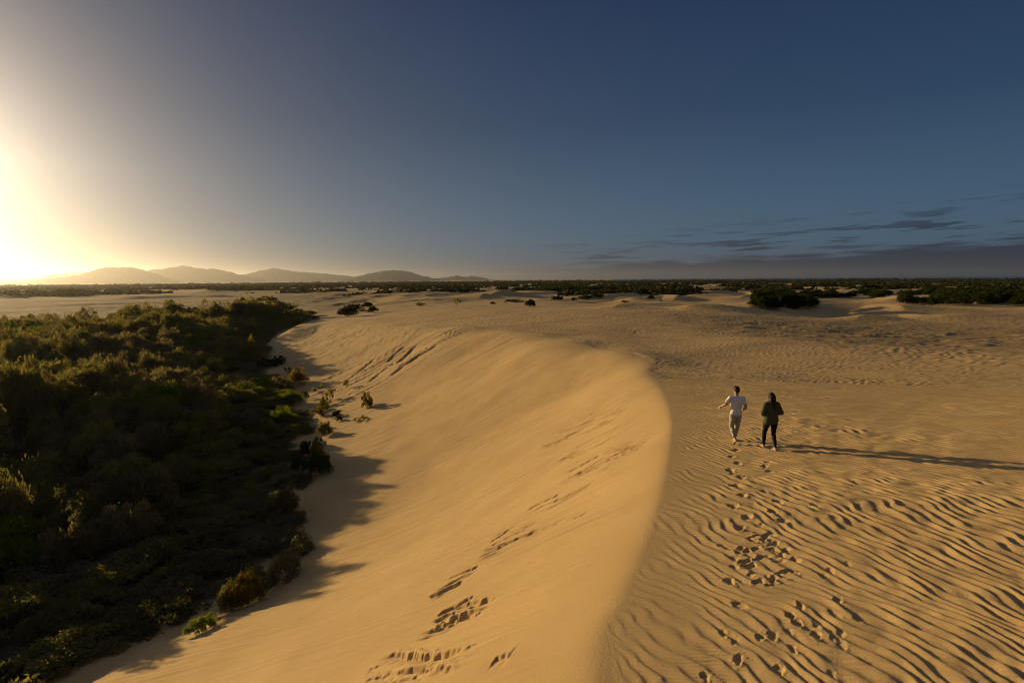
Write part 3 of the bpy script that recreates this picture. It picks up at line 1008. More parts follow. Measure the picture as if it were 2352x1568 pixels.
def build_thicket():
    rng = np.random.default_rng(11)
    cand = []
    # dart throwing, wider spacing further away
    N = 60000
    r = np.sqrt(rng.uniform(10 ** 2, 215 ** 2, N))
    keep_near = rng.uniform(size=N) < 1
    a = rng.uniform(-1.15, -0.15, N)
    # more darts near the camera
    r2 = np.sqrt(rng.uniform(8 ** 2, 75 ** 2, 16000))
    a2 = rng.uniform(-1.35, -0.05, 16000)
    r, a = np.concatenate([r2, r]), np.concatenate([a2, a])
    X, Y = r * np.sin(a), r * np.cos(a)
    d2 = poly_dist(X, Y, FOOT)[0]
    ok = (d2 > 1.1) & (r < r_back(a)) & ((a > -1.0) | (r < 80))
    X, Y, r, a, d2 = X[ok], Y[ok], r[ok], a[ok], d2[ok]
    cell = {}
    out = []
    for i in range(len(X)):
        sp = 2.15 + 0.013 * max(r[i] - 20, 0)
        ix, iy = int(X[i] // 4), int(Y[i] // 4)
        good = True
        for dx in (-1, 0, 1):
            for dy in (-1, 0, 1):
                for (x, y) in cell.get((ix + dx, iy + dy), ()):
                    if (x - X[i]) ** 2 + (y - Y[i]) ** 2 < sp * sp:
                        good = False
        if good:
            cell.setdefault((ix, iy), []).append((X[i], Y[i]))
            out.append(i)
    X, Y, r, a, d2 = X[out], Y[out], r[out], a[out], d2[out]
    Z = base_z(X, Y)
    order = np.argsort(r)
    inview = a > math.radians(-43.5)
    n_ind = 0
    rest = []
    for i in order:
        sp = 2.15 + 0.013 * max(r[i] - 20, 0)
        edge = sstep(1.0, 16.0, d2[i])
        rad = sp * rng.uniform(0.56, 0.92)
        h = (0.70 + 2.1 * edge) * rng.uniform(0.75, 1.25) * (1 + 0.003 * r[i])
        h *= 1 + 0.40 * float(noise(np.array([X[i] * .13]), np.array([Y[i] * .13]), 402)[0])
        if r[i] < 37:
            h *= 0.72
        elif rng.uniform() < 0.06:
            h *= 1.3
        if inview[i] and n_ind < 285:
            n_ind += 1
            t = noise(np.array([X[i] * .12]), np.array([Y[i] * .12]), 401)[0] + rng.normal() * .18
            if rng.uniform() < 0.05 and r[i] > 28:
                mat, kind = BRIGHT, 'bright green'
            elif t > 0.05:
                mat, kind = GREYG, 'grey-green'
            else:
                mat, kind = OLIVE, 'dull olive'
            zone = 'shaded lower corner of the thicket' if r[i] < 34 else ('middle slope of the thicket' if r[i] < 52 else 'sunlit low ridge of the thicket')
            make_shrub((X[i], Y[i], Z[i] - 0.1), mat, '%s rounded shrub packed among others on the %s' % (kind, zone), 'shrub',
                       'shrubs of the thicket below the dune', 'coastal_shrub', 'thicket_crown_%d' % rng.integers(6), 'shrub_trunk_%d' % rng.integers(3),
                       (rad, rad * rng.uniform(.85, 1.15), h), rng.uniform(0, 6.28))
        else:
            rest.append((X[i], Y[i], Z[i], rad, h, r[i]))
    # the rest of the thicket reads as one mass
    C, Nn, U, HW, HL, T = [], [], [], [], [], []
    for (x, y, z, rad, h, rr) in rest:
        per, blobs = (30, 22)
        c, n, u = crown_leaves(rng, rad, h, blobs, per, 0.1)
        C.append(c + np.array([x, y, z - .1]))
        Nn.append(n)
        U.append(u)
        s_ = rng.uniform(0.7, 1.3, len(c)) * 0.105 * rad
        HW.append(s_ * .5)
        HL.append(s_)
        T.append(np.full(len(c), rng.uniform()))
    me = quads_mesh('thicket', np.concatenate(C), np.concatenate(Nn), np.concatenate(U), np.concatenate(HW), np.concatenate(HL))
    tone = np.repeat(np.concatenate(T), 4).astype(np.float32)
    me.attributes.new('tone', 'FLOAT', 'POINT').data.foreach_set('value', tone)
    o = link('thicket', me, MASS_LEAF)
    tag(o, 'dense mass of olive coastal scrub stretching back behind the nearer shrubs', 'scrub', kind='stuff')
    print('thicket individuals', n_ind, 'rest', len(rest))


build_thicket()


def build_far_scrub():
    rng = np.random.default_rng(21)
    N = 90000
    r = np.exp(rng.uniform(math.log(240), math.log(5200), N))
    a = rng.uniform(-0.95, 0.9, N)
    X, Y = r * np.sin(a), r * np.cos(a)
    left = sstep(-0.10, -0.30, a)
    n = fbm(X / 150, Y / 130, 501, 4)
    n2 = fbm(X / 420, Y / 500, 502, 3)
    d = np.where(r > 1200, 0.9, 0) * sstep(-0.2, 0.0, n + 0.9 * sstep(1300, 2600, r) - .50)
    right = 1 - left
    d = np.maximum(d, right * sstep(0.10, 0.16, n * 1.2 + 0.16 * sstep(350, 1300, r) - 0.34) * sstep(250, 330, r) * 0.9)
    d = np.maximum(d, left * sstep(0.10, 0.25, n + 0.62 * sstep(650, 1200, r) - 0.42) * sstep(560, 700, r) * .9)
    d = np.where((r < 420) & (a < 0.05), d * sstep(.05, .2, n - .2), d)
    ok = rng.uniform(size=N) < d * 0.95
    X, Y, r = X[ok], Y[ok], r[ok]
    Z = base_z(X, Y)
    ok = Z > -32
    X, Y, Z, r = X[ok], Y[ok], Z[ok], r[ok]
    m = len(X)
    size = np.interp(r, [240, 700, 2000, 5200], [1.9, 3.0, 6.0, 11.0]) * (0.5 + 1.3 * rng.uniform(size=m) ** 2)
    per = 16
    v = rng.normal(size=(m, per, 3))
    v /= np.linalg.norm(v, axis=2, keepdims=True)
    v[..., 2] = np.abs(v[..., 2]) * 0.8
    q = rng.uniform(.35, 1, size=(m, per, 1)) ** .6
    tall = np.interp(r, [240, 1000, 5200], [0.85, 0.75, 0.6])[:, None, None]
    c = v * q * size[:, None, None] * np.concatenate([np.ones((m, 1, 2)), tall], 2)
    c[..., 0] += X[:, None]
    c[..., 1] += Y[:, None]
    c[..., 2] += Z[:, None] + 0.15 * size[:, None]
    nn = v + rng.normal(size=v.shape) * .5
    nn /= np.linalg.norm(nn, axis=2, keepdims=True)
    u = rng.normal(size=v.shape) * .6 + np.array([0, 0, 1.0])
    hl = (size[:, None] * rng.uniform(.28, .48, size=(m, per)))
    me = quads_mesh('far_scrub', c.reshape(-1, 3), nn.reshape(-1, 3), u.reshape(-1, 3), (hl * .75).ravel(), hl.ravel())
    me.attributes.new('tone', 'FLOAT', 'POINT').data.foreach_set('value', np.repeat(rng.uniform(size=m), per * 4).astype(np.float32))
    o = link('far_scrub', me, FAR_LEAF)
    tag(o, 'far belts of dark coastal scrub between the dunes and the horizon', 'scrub', kind='stuff')
    print('far scrub', m)


build_far_scrub()

# ------------------------------------------------------------------ people
def cloth_mat(name, col, rough=0.9, var=0.12, scale=18.0):
    m, nt = new_mat(name)
    out = nd(nt, 'ShaderNodeOutputMaterial')
    b = nd(nt, 'ShaderNodeBsdfPrincipled', i_Roughness=rough)
    b.inputs['Specular IOR Level'].default_value = 0.2
    tc = nd(nt, 'ShaderNodeTexCoord')
    n = nd(nt, 'ShaderNodeTexNoise', i_Scale=scale, i_Detail=4.0)
    nt.links.new(tc.outputs['Object'], n.inputs['Vector'])
    lo, hi = tuple(c * (1 - var) for c in col), tuple(min(1, c * (1 + var)) for c in col)
    nt.links.new(ramp(nt, n.outputs[0], [(0.3, lo), (0.7, hi)]), b.inputs['Base Color'])
    bp = nd(nt, 'ShaderNodeBump', i_Strength=0.35, i_Distance=0.01)
    nt.links.new(n.outputs[0], bp.inputs['Height'])
    nt.links.new(bp.outputs[0], b.inputs['Normal'])
    nt.links.new(b.outputs[0], out.inputs[0])
    return m


def loft(bm, secs, seg=16):
    """closed tube through oval sections (centre, half width, half depth[, turn about z, across]); sections lie across the path"""
    rings = []
    n = len(secs)
    P = [Vector(q[0]) for q in secs]
    prev = None
    for k, q in enumerate(secs):
        d = (P[min(k + 1, n - 1)] - P[max(k - 1, 0)]).normalized()
        a = Vector((1, 0, 0)) if prev is None else prev
        a = (a - d * a.dot(d))
        if a.length < 1e-3:
            a = d.orthogonal()
        a.normalize()
        prev = a
        b = d.cross(a)
        rings.append([bm.verts.new(P[k] + a * math.cos(2 * math.pi * j / seg) * q[1] + b * math.sin(2 * math.pi * j / seg) * q[2]) for j in range(seg)])
    for r0, r1 in zip(rings, rings[1:]):
        for j in range(seg):
            bm.faces.new((r0[j], r0[(j + 1) % seg], r1[(j + 1) % seg], r1[j]))
    bm.faces.new(rings[0][::-1])
    bm.faces.new(rings[-1])


def limb(bm, pts, radii, seg=12, caps=True):
    """a tapered limb with rounded ends"""
    pts = [Vector(p) for p in pts]
    secs = []
    if caps:
        d = (pts[0] - pts[1]).normalized()
        secs += [(pts[0] + d * radii[0] * .95, radii[0] * .35, radii[0] * .35), (pts[0] + d * radii[0] * .7, radii[0] * .75, radii[0] * .75)]
    secs += [(p, r, r) for p, r in zip(pts, radii)]
    if caps:
        d = (pts[-1] - pts[-2]).normalized()
        r = radii[-1]
        secs += [(pts[-1] + d * r * .7, r * .75, r * .75), (pts[-1] + d * r * .95, r * .35, r * .35)]
    loft(bm, secs, seg)


def ball(bm, c, r, rot=None):
    res = bmesh.ops.create_uvsphere(bm, u_segments=18, v_segments=12, radius=1.0)
    M = Matrix.Translation(c) @ (rot.to_4x4() if rot is not None else Matrix.Identity(4)) @ Matrix.Diagonal((*((r, r, r) if isinstance(r, (int, float)) else r), 1))
    bmesh.ops.transform(bm, matrix=M, verts=res['verts'])


def fuse(name, bm, voxel, smooth, mat, parent, fold=0.0, seed=0, fscale=9.0):
    """joins the overlapping shapes into one continuous skin"""
    bmesh.ops.recalc_face_normals(bm, faces=bm.faces[:])
    me = bpy.data.meshes.new(name + '_raw')
    bm.to_mesh(me)
    bm.free()
    o = bpy.data.objects.new('tmp', me)
    COL.objects.link(o)
    r = o.modifiers.new('r', 'REMESH')
    r.mode = 'VOXEL'
    r.voxel_size = voxel
    r.use_smooth_shade = True
    sm = o.modifiers.new('s', 'SMOOTH')
    sm.factor = 0.5
    sm.iterations = smooth
    dg = bpy.context.evaluated_depsgraph_get()
    dg.update()
    out = bpy.data.meshes.new_from_object(o.evaluated_get(dg), depsgraph=dg)
    out.name = name
    bpy.data.objects.remove(o)
    bpy.data.meshes.remove(me)
    n = len(out.vertices)
    if fold:
        co = np.empty(n * 3, np.float32)
        no = np.empty(n * 3, np.float32)
        out.vertices.foreach_get('co', co)
        out.vertices.foreach_get('normal', no)
        co, no = co.reshape(-1, 3), no.reshape(-1, 3)
        w = fbm(co[:, 0] * fscale + co[:, 2] * fscale * .5, co[:, 2] * fscale * .8 + co[:, 1] * fscale * .6, seed, 3)
        co += no * (w * fold)[:, None]
        out.vertices.foreach_set('co', co.ravel())
    out.polygons.foreach_set('use_smooth', np.ones(len(out.polygons), bool))
    out.update()
    out.materials.clear()
    return link(name, out, mat, parent)


def hand(bm, wrist, tip_dir, palm_n, curl=0.5, s=1.0, side=1):
    """palm, four bent fingers of different lengths and a thumb from the side of the palm"""
    w = Vector(wrist)
    d = Vector(tip_dir).normalized()
    n = Vector(palm_n)
    n = (n - d * n.dot(d)).normalized()
    x = d.cross(n) * side
    pc = w + d * 0.045 * s
    R = Matrix((x, d, n)).transposed()
    ball(bm, pc, (0.042 * s, 0.052 * s, 0.016 * s), R)
    for k, (off, ln) in enumerate(((-.030, .070), (-.010, .080), (.011, .074), (.030, .058))):
        p0 = w + d * 0.078 * s + x * off * s
        a1, a2, a3 = curl * .5, curl * 1.2, curl * 1.9
        p1 = p0 + (d * math.cos(a1) + n * math.sin(a1)) * ln * .45 * s
        p2 = p1 + (d * math.cos(a2) + n * math.sin(a2)) * ln * .32 * s
        p3 = p2 + (d * math.cos(a3) + n * math.sin(a3)) * ln * .25 * s
        limb(bm, [p0, p1, p2, p3], [.0095 * s, .009 * s, .0085 * s, .0075 * s], 8)
    t0 = w + d * 0.025 * s - x * 0.028 * s + n * .004
    t1 = t0 + (d * .6 - x * .75 + n * .25).normalized() * .036 * s
    t2 = t1 + (d * .85 - x * .3 + n * .4).normalized() * .030 * s
    limb(bm, [t0, t1, t2], [.013 * s, .0105 * s, .009 * s], 8)


def foot(bm, ankle, heel, ballp, toe, s=1.0):
    """heel, arch, ball and five toes"""
    a, h, b, t = Vector(ankle), Vector(heel), Vector(ballp), Vector(toe)
    limb(bm, [a, (a + h) / 2 + Vector((0, 0, -.005)), h], [.036 * s, .036 * s, .030 * s])
    loft(bm, [(h * 1.0, .028 * s, .026 * s), (h.lerp(b, .4) + (a - h) * .18, .034 * s, .034 * s), (h.lerp(b, .8) + (a - h) * .08, .042 * s, .026 * s), (b, .045 * s, .020 * s), (b.lerp(t, .5), .040 * s, .014 * s)], 14)
    loft(bm, [(a, .036 * s, .036 * s), (a.lerp(b, .55), .036 * s, .028 * s), (b, .042 * s, .020 * s)], 14)
    f = (t - b)
    x = f.cross(Vector((0, 0, 1)))
    if x.length < 1e-4:
        x = Vector((1, 0, 0))
    x.normalize()
    for k, off in enumerate((-.032, -.014, .002, .017, .031)):
        p0 = b + x * off * s
        limb(bm, [p0, p0 + f * (.9 - .07 * k)], [.0125 * s if k == 0 else .0095 * s, .011 * s if k == 0 else .0085 * s], 8)


def head_shape(bm, c, yaw, tilt, s=1.0):
    """skull, jaw, face and ears; the face looks along +y before turning"""
    R = Euler((tilt, 0, yaw)).to_matrix()
    c = Vector(c)

    def q(x, y, z):
        return c + R @ Vector((x * s, y * s, z * s))
    ball(bm, q(0, -.012, .025), (.074 * s, .096 * s, .092 * s), R)
    ball(bm, q(0, .030, -.045), (.056 * s, .062 * s, .072 * s), R)
    ball(bm, q(0, .055, -.085), (.032 * s, .030 * s, .026 * s), R)           # chin
    loft(bm, [(q(0, .086, .020), .009 * s, .010 * s), (q(0, .100, -.005), .011 * s, .012 * s), (q(0, .106, -.022), .015 * s, .013 * s), (q(0, .090, -.032), .013 * s, .010 * s)], 8)   # nose
    for e in (-1, 1):
        ball(bm, q(e * .030, .080, .012), (.015 * s, .010 * s, .010 * s), R)      # eyes
        ball(bm, q(e * .030, .083, .028), (.022 * s, .010 * s, .007 * s), R)      # brows
        ball(bm, q(e * .077, -.005, -.005), (.010 * s, .020 * s, .031 * s), R)    # ears
    ball(bm, q(0, .086, -.052), (.024 * s, .010 * s, .006 * s), R)
    ball(bm, q(0, .084, -.062), (.020 * s, .010 * s, .007 * s), R)
    return q


SKIN = cloth_mat('skin', (0.44, 0.27, 0.185), 0.55, 0.06, 30)
HAIR_BLACK = cloth_mat('black_hair', (0.012, 0.010, 0.009), 0.5, 0.3, 60)
HAIR_BROWN = cloth_mat('dark_brown_hair', (0.020, 0.013, 0.009), 0.5, 0.4, 50)
WHITE_COTTON = cloth_mat('white_cotton', (0.72, 0.71, 0.70), 0.95, 0.03, 12)
GREY_BEIGE = cloth_mat('grey_beige_cotton', (0.38, 0.335, 0.275), 0.95, 0.08, 14)
OLIVE_CLOTH = cloth_mat('olive_cotton', (0.075, 0.078, 0.042), 0.95, 0.15, 14)
BLACK_CLOTH = cloth_mat('black_leggings', (0.010, 0.010, 0.012), 0.8, 0.2, 20)


def person_root(px, py, yaw, label, group):
    d = ray(px, py)
    x, y, z = slip_point(px, py)
    xs, ys = np.array([x, x + .02, x - .02]), np.array([y, y, y])
    z = float(np.mean(full_z(xs, ys)))
    e = bpy.data.objects.new('person', None)
    e.empty_display_size = 0.4
    COL.objects.link(e)
    e.location = (x, y, z)
    e.rotation_euler = (0, 0, yaw)
    tag(e, label, 'person', group)
    return e


def build_man():
    root = person_root(1688, 1016, math.radians(-6), 'barefoot person in a white t-shirt and grey-beige trousers walking away, left arm held out', 'people walking along the dune crest')
    z0 = root.location.z
    # body
    bm = bmesh.new()
    head_shape(bm, (0, .035, 1.615), math.radians(16), math.radians(-8))
    limb(bm, [(0, -.01, 1.42), (0, .012, 1.50), (0, .02, 1.56)], [.066, .056, .056])
    loft(bm, [((0, .0, .86), .13, .085), ((0, 0, .95), .155, .105), ((0, -.005, 1.06), .135, .095), ((0, 0, 1.2), .155, .105), ((0, 0, 1.33), .175, .105), ((0, -.005, 1.41), .15, .08), ((0, -.005, 1.45), .08, .06)], 20)
    sl, el, wl = (-.185, -.01, 1.395), (-.315, -.01, 1.19), (-.425, .16, 1.085)
    limb(bm, [sl, tuple((Vector(sl) + Vector(el)) / 2), el], [.060, .052, .043])
    limb(bm, [el, tuple(Vector(el).lerp(Vector(wl), .35)), wl], [.043, .042, .029])
    hand(bm, wl, Vector((-.45, .55, -.70)), Vector((.6, .6, -.2)), .55, .95, -1)
    sr, er, wr = (.185, -.01, 1.395), (.262, -.075, 1.12), (.215, .145, .975)
    limb(bm, [sr, tuple((Vector(sr) + Vector(er)) / 2), er], [.060, .052, .043])
    limb(bm, [er, tuple(Vector(er).lerp(Vector(wr), .35)), wr], [.043, .042, .029])
    hand(bm, wr, Vector((-.35, .8, -.35)), Vector((-.8, -.2, -.3)), .7, .95, 1)
    # legs: right one planted in front, left one pushing off behind
    hr, kr, ar = (.088, .01, .88), (.075, .13, .48), (.040, .19, .085)
    limb(bm, [hr, tuple(Vector(hr).lerp(Vector(kr), .5)), kr], [.088, .075, .056])
    limb(bm, [kr, tuple(Vector(kr).lerp(Vector(ar), .35)), ar], [.054, .056, .036])
    foot(bm, ar, (.040, .145, .03), (.045, .31, .022), (.050, .375, .016))
    hl, kl, al = (-.088, -.01, .88), (-.105, .045, .47), (-.055, -.245, .185)
    limb(bm, [hl, tuple(Vector(hl).lerp(Vector(kl), .5)), kl], [.088, .075, .056])
    limb(bm, [kl, tuple(Vector(kl).lerp(Vector(al), .35)), al], [.054, .056, .036])
    foot(bm, al, (-.045, -.300, .150), (-.100, -.205, .022), (-.112, -.145, .010))
    fuse('body', bm, .0065, 2, SKIN, root)
    # hair
    bm = bmesh.new()
    R = Euler((math.radians(-8), 0, math.radians(16))).to_matrix()
    c = Vector((0, .035, 1.615))
    for (o_, r_) in (((0, -.022, .040), (.083, .094, .092)), ((0, .045, .088), (.066, .052, .038)), ((0, -.060, -.012), (.068, .048, .062)), ((-.062, .0, .03), (.024, .05, .05)), ((.062, .0, .03), (.024, .05, .05)),
                     ((.01, .02, .115), (.055, .06, .028))):
        ball(bm, c + R @ Vector(o_), r_, R)
    fuse('hair', bm, .007, 2, HAIR_BLACK, root, .010, 601, 30)
    # t-shirt
    bm = bmesh.new()
    loft(bm, [((0, .0, .885), .172, .122), ((0, 0, .95), .168, .120), ((0, -.005, 1.06), .160, .115), ((0, 0, 1.2), .174, .120), ((0, 0, 1.33), .190, .118), ((0, -.005, 1.41), .165, .092), ((0, .0, 1.455), .085, .066), ((0, .004, 1.475), .068, .064)], 24)
    v = Vector(sl).lerp(Vector(el), .66)
    loft(bm, [((-.13, -.005, 1.385), .085, .085), (sl, .080, .078), (tuple(Vector(sl).lerp(Vector(el), .35)), .074, .072), (tuple(v), .070, .066)], 18)
    v = Vector(sr).lerp(Vector(er), .66)
    loft(bm, [((.13, -.005, 1.385), .085, .085), (sr, .080, .078), (tuple(Vector(sr).lerp(Vector(er), .35)), .074, .072), (tuple(v), .070, .066)], 18)
    fuse('shirt', bm, .0075, 2, WHITE_COTTON, root, .012, 611, 7)
    # trousers, rolled above the ankle
    bm = bmesh.new()
    loft(bm, [((0, 0, .80), .150, .11), ((0, 0, .86), .165, .118), ((0, 0, .93), .162, .115), ((0, 0, .96), .150, .108)], 24)
    for (h, k, a, e) in ((hr, kr, ar, .80), (hl, kl, al, .80)):
        h, k, a = Vector(h), Vector(k), Vector(a)
        loft(bm, [(h + Vector((0, 0, .03)), .096, .098), (h.lerp(k, .3), .096, .096), (h.lerp(k, .7), .082, .082), (k, .074, .074), (k.lerp(a, .35), .070, .072), (k.lerp(a, .75), .060, .060), (k.lerp(a, e), .058, .058)], 18)
    fuse('trousers', bm, .0075, 2, GREY_BEIGE, root, .016, 621, 8)


def build_woman():
    root = person_root(1768, 1031, math.radians(-3), 'barefoot person with long dark hair in an olive shirt and black leggings walking away', 'people walking along the dune crest')
    bm = bmesh.new()
    hc = (0.005, .055, 1.515)
    head_shape(bm, hc, math.radians(4), math.radians(-22), .96)
    limb(bm, [(0, -.01, 1.34), (0, .012, 1.41), (0, .03, 1.46)], [.058, .048, .048])
    loft(bm, [((0, .0, .80), .14, .10), ((0, 0, .88), .168, .118), ((0, -.005, 1.01), .122, .090), ((0, 0, 1.14), .135, .100), ((0, 0, 1.26), .155, .098), ((0, -.005, 1.33), .135, .074), ((0, -.005, 1.37), .07, .055)], 20)
    sl, el, wl = (-.170, -.01, 1.315), (-.250, -.045, 1.06), (-.175, .150, .945)
    sr, er, wr = (.170, -.01, 1.315), (.262, -.06, 1.07), (.165, .140, .985)
    for s_, e_, w_, sd in ((sl, el, wl, -1), (sr, er, wr, 1)):
        limb(bm, [s_, tuple((Vector(s_) + Vector(e_)) / 2), e_], [.052, .045, .037])
        limb(bm, [e_, tuple(Vector(e_).lerp(Vector(w_), .35)), w_], [.037, .036, .025])
        hand(bm, w_, Vector((-sd * .6, .7, .1)), Vector((-sd * .3, -.6, -.5)), .7, .86, sd)
    hl, kl, al = (-.092, .01, .83), (-.118, .14, .45), (-.128, .14, .080)
    hr, kr, ar = (.092, -.01, .83), (.098, .03, .44), (.080, -.20, .085)
    for h, k, a in ((hl, kl, al), (hr, kr, ar)):
        limb(bm, [h, tuple(Vector(h).lerp(Vector(k), .5)), k], [.092, .074, .053])
        limb(bm, [k, tuple(Vector(k).lerp(Vector(a), .35)), a], [.051, .055, .033])
    foot(bm, al, (-.125, .100, .03), (-.148, .255, .02), (-.155, .315, .015), .93)
    foot(bm, ar, (.085, -.245, .03), (.062, -.090, .02), (.055, -.030, .015), .93)
    fuse('body', bm, .0065, 2, SKIN, root)
    bm = bmesh.new()
    c = Vector(hc)
    R = Euler((math.radians(-22), 0, math.radians(4))).to_matrix()
    for (o_, r_) in (((0, -.016, .032), (.092, .104, .098)), ((0, -.050, -.03), (.092, .070, .090))):
        ball(bm, c + R @ Vector(o_), r_, R)
    loft(bm, [((.0, -.03, 1.56), .080, .075), ((.0, -.052, 1.49), .086, .066), ((.004, -.078, 1.42), .088, .052), ((.008, -.098, 1.36), .082, .040), ((.012, -.108, 1.33), .070, .030)], 18)
    loft(bm, [((.02, -.098, 1.37), .050, .028), ((.032, -.120, 1.29), .034, .022), ((.038, -.128, 1.22), .024, .018), ((.048, -.128, 1.155), .008, .008)], 12)
    loft(bm, [((-.066, .0, 1.50), .024, .055), ((-.074, -.02, 1.42), .022, .05), ((-.068, -.03, 1.36), .014, .03)], 10)
    loft(bm, [((.070, .0, 1.50), .024, .055), ((.080, -.02, 1.42), .022, .05), ((.084, -.03, 1.35), .014, .03)], 10)
    fuse('hair', bm, .007, 2, HAIR_BROWN, root, .012, 701, 22)
    # loose olive shirt, longer at the back, with rolled sleeves
    bm = bmesh.new()
    loft(bm, [((0.01, -.035, .715), .125, .100), ((0.005, -.022, .755), .180, .128), ((0, -.005, .82), .208, .150), ((0, 0, .92), .200, .148), ((0, -.005, 1.03), .180, .132), ((0, 0, 1.14), .180, .126), ((0, 0, 1.26), .182, .114), ((0, -.005, 1.33), .155, .088), ((0, .0, 1.375), .080, .064), ((0, .004, 1.41), .062, .060)], 24)
    for s_, e_, w_ in ((sl, el, wl), (sr, er, wr)):
        s_, e_, w_ = Vector(s_), Vector(e_), Vector(w_)
        loft(bm, [(Vector((s_.x * .7, -.005, 1.31)), .082, .080), (s_, .075, .074), (s_.lerp(e_, .5), .070, .068), (e_, .064, .064)], 16)
        loft(bm, [(e_ + (e_ - w_).normalized() * .03, .050, .050), (e_, .062, .062), (e_.lerp(w_, .35), .058, .058), (e_.lerp(w_, .6), .056, .054), (e_.lerp(w_, .66), .052, .05)], 16)
    fuse('shirt', bm, .0075, 2, OLIVE_CLOTH, root, .016, 711, 7)
    bm = bmesh.new()
    loft(bm, [((0, 0, .76), .150, .12), ((0, 0, .84), .176, .126), ((0, 0, .92), .150, .112), ((0, 0, .98), .13, .098)], 24)
    for (h, k, a) in ((hr, kr, ar), (hl, kl, al)):
        h, k, a = Vector(h), Vector(k), Vector(a)
        loft(bm, [(h + Vector((0, 0, .03)), .098, .102), (h.lerp(k, .3), .092, .096), (h.lerp(k, .7), .070, .072), (k, .060, .061), (k.lerp(a, .35), .060, .063), (k.lerp(a, .8), .044, .046), (k.lerp(a, .96), .040, .041)], 18)
    fuse('leggings', bm, .0075, 2, BLACK_CLOTH, root, .004, 721, 14)


build_man()
build_woman()


# ------------------------------------------------------------------ single shrubs
def single(px, py, wpx, hpx, mat, label, kind='bush', group=None, name='dune_shrub', stretch=1.0, crown=None):
    """wpx, hpx: size in the 2352 px wide picture; (px, py): the foot of the plant"""
    x, y, z = ground_at(px, py)
    d = math.sqrt(x * x + y * y + (CAM_H - z) ** 2)
    rad = max(wpx / 2 / FPX * d, 0.08) * (.80 if kind == 'thick' else 1.1)
    h = max(hpx / FPX * d, 0.12) * .90
    rr = random.Random(int(px * 7 + py))
    cr = crown or ({'bush': 'bush_crown_%d' % rr.randrange(4), 'thick': 'thicket_crown_%d' % rr.randrange(6), 'sprig': 'sprig_crown_%d' % rr.randrange(3)}[kind])
    return make_shrub((x, y, z - 0.05), mat, label, 'shrub', group, name, cr, 'shrub_trunk_%d' % rr.randrange(3), (rad, rad * stretch, h), rr.uniform(0, 6.28))


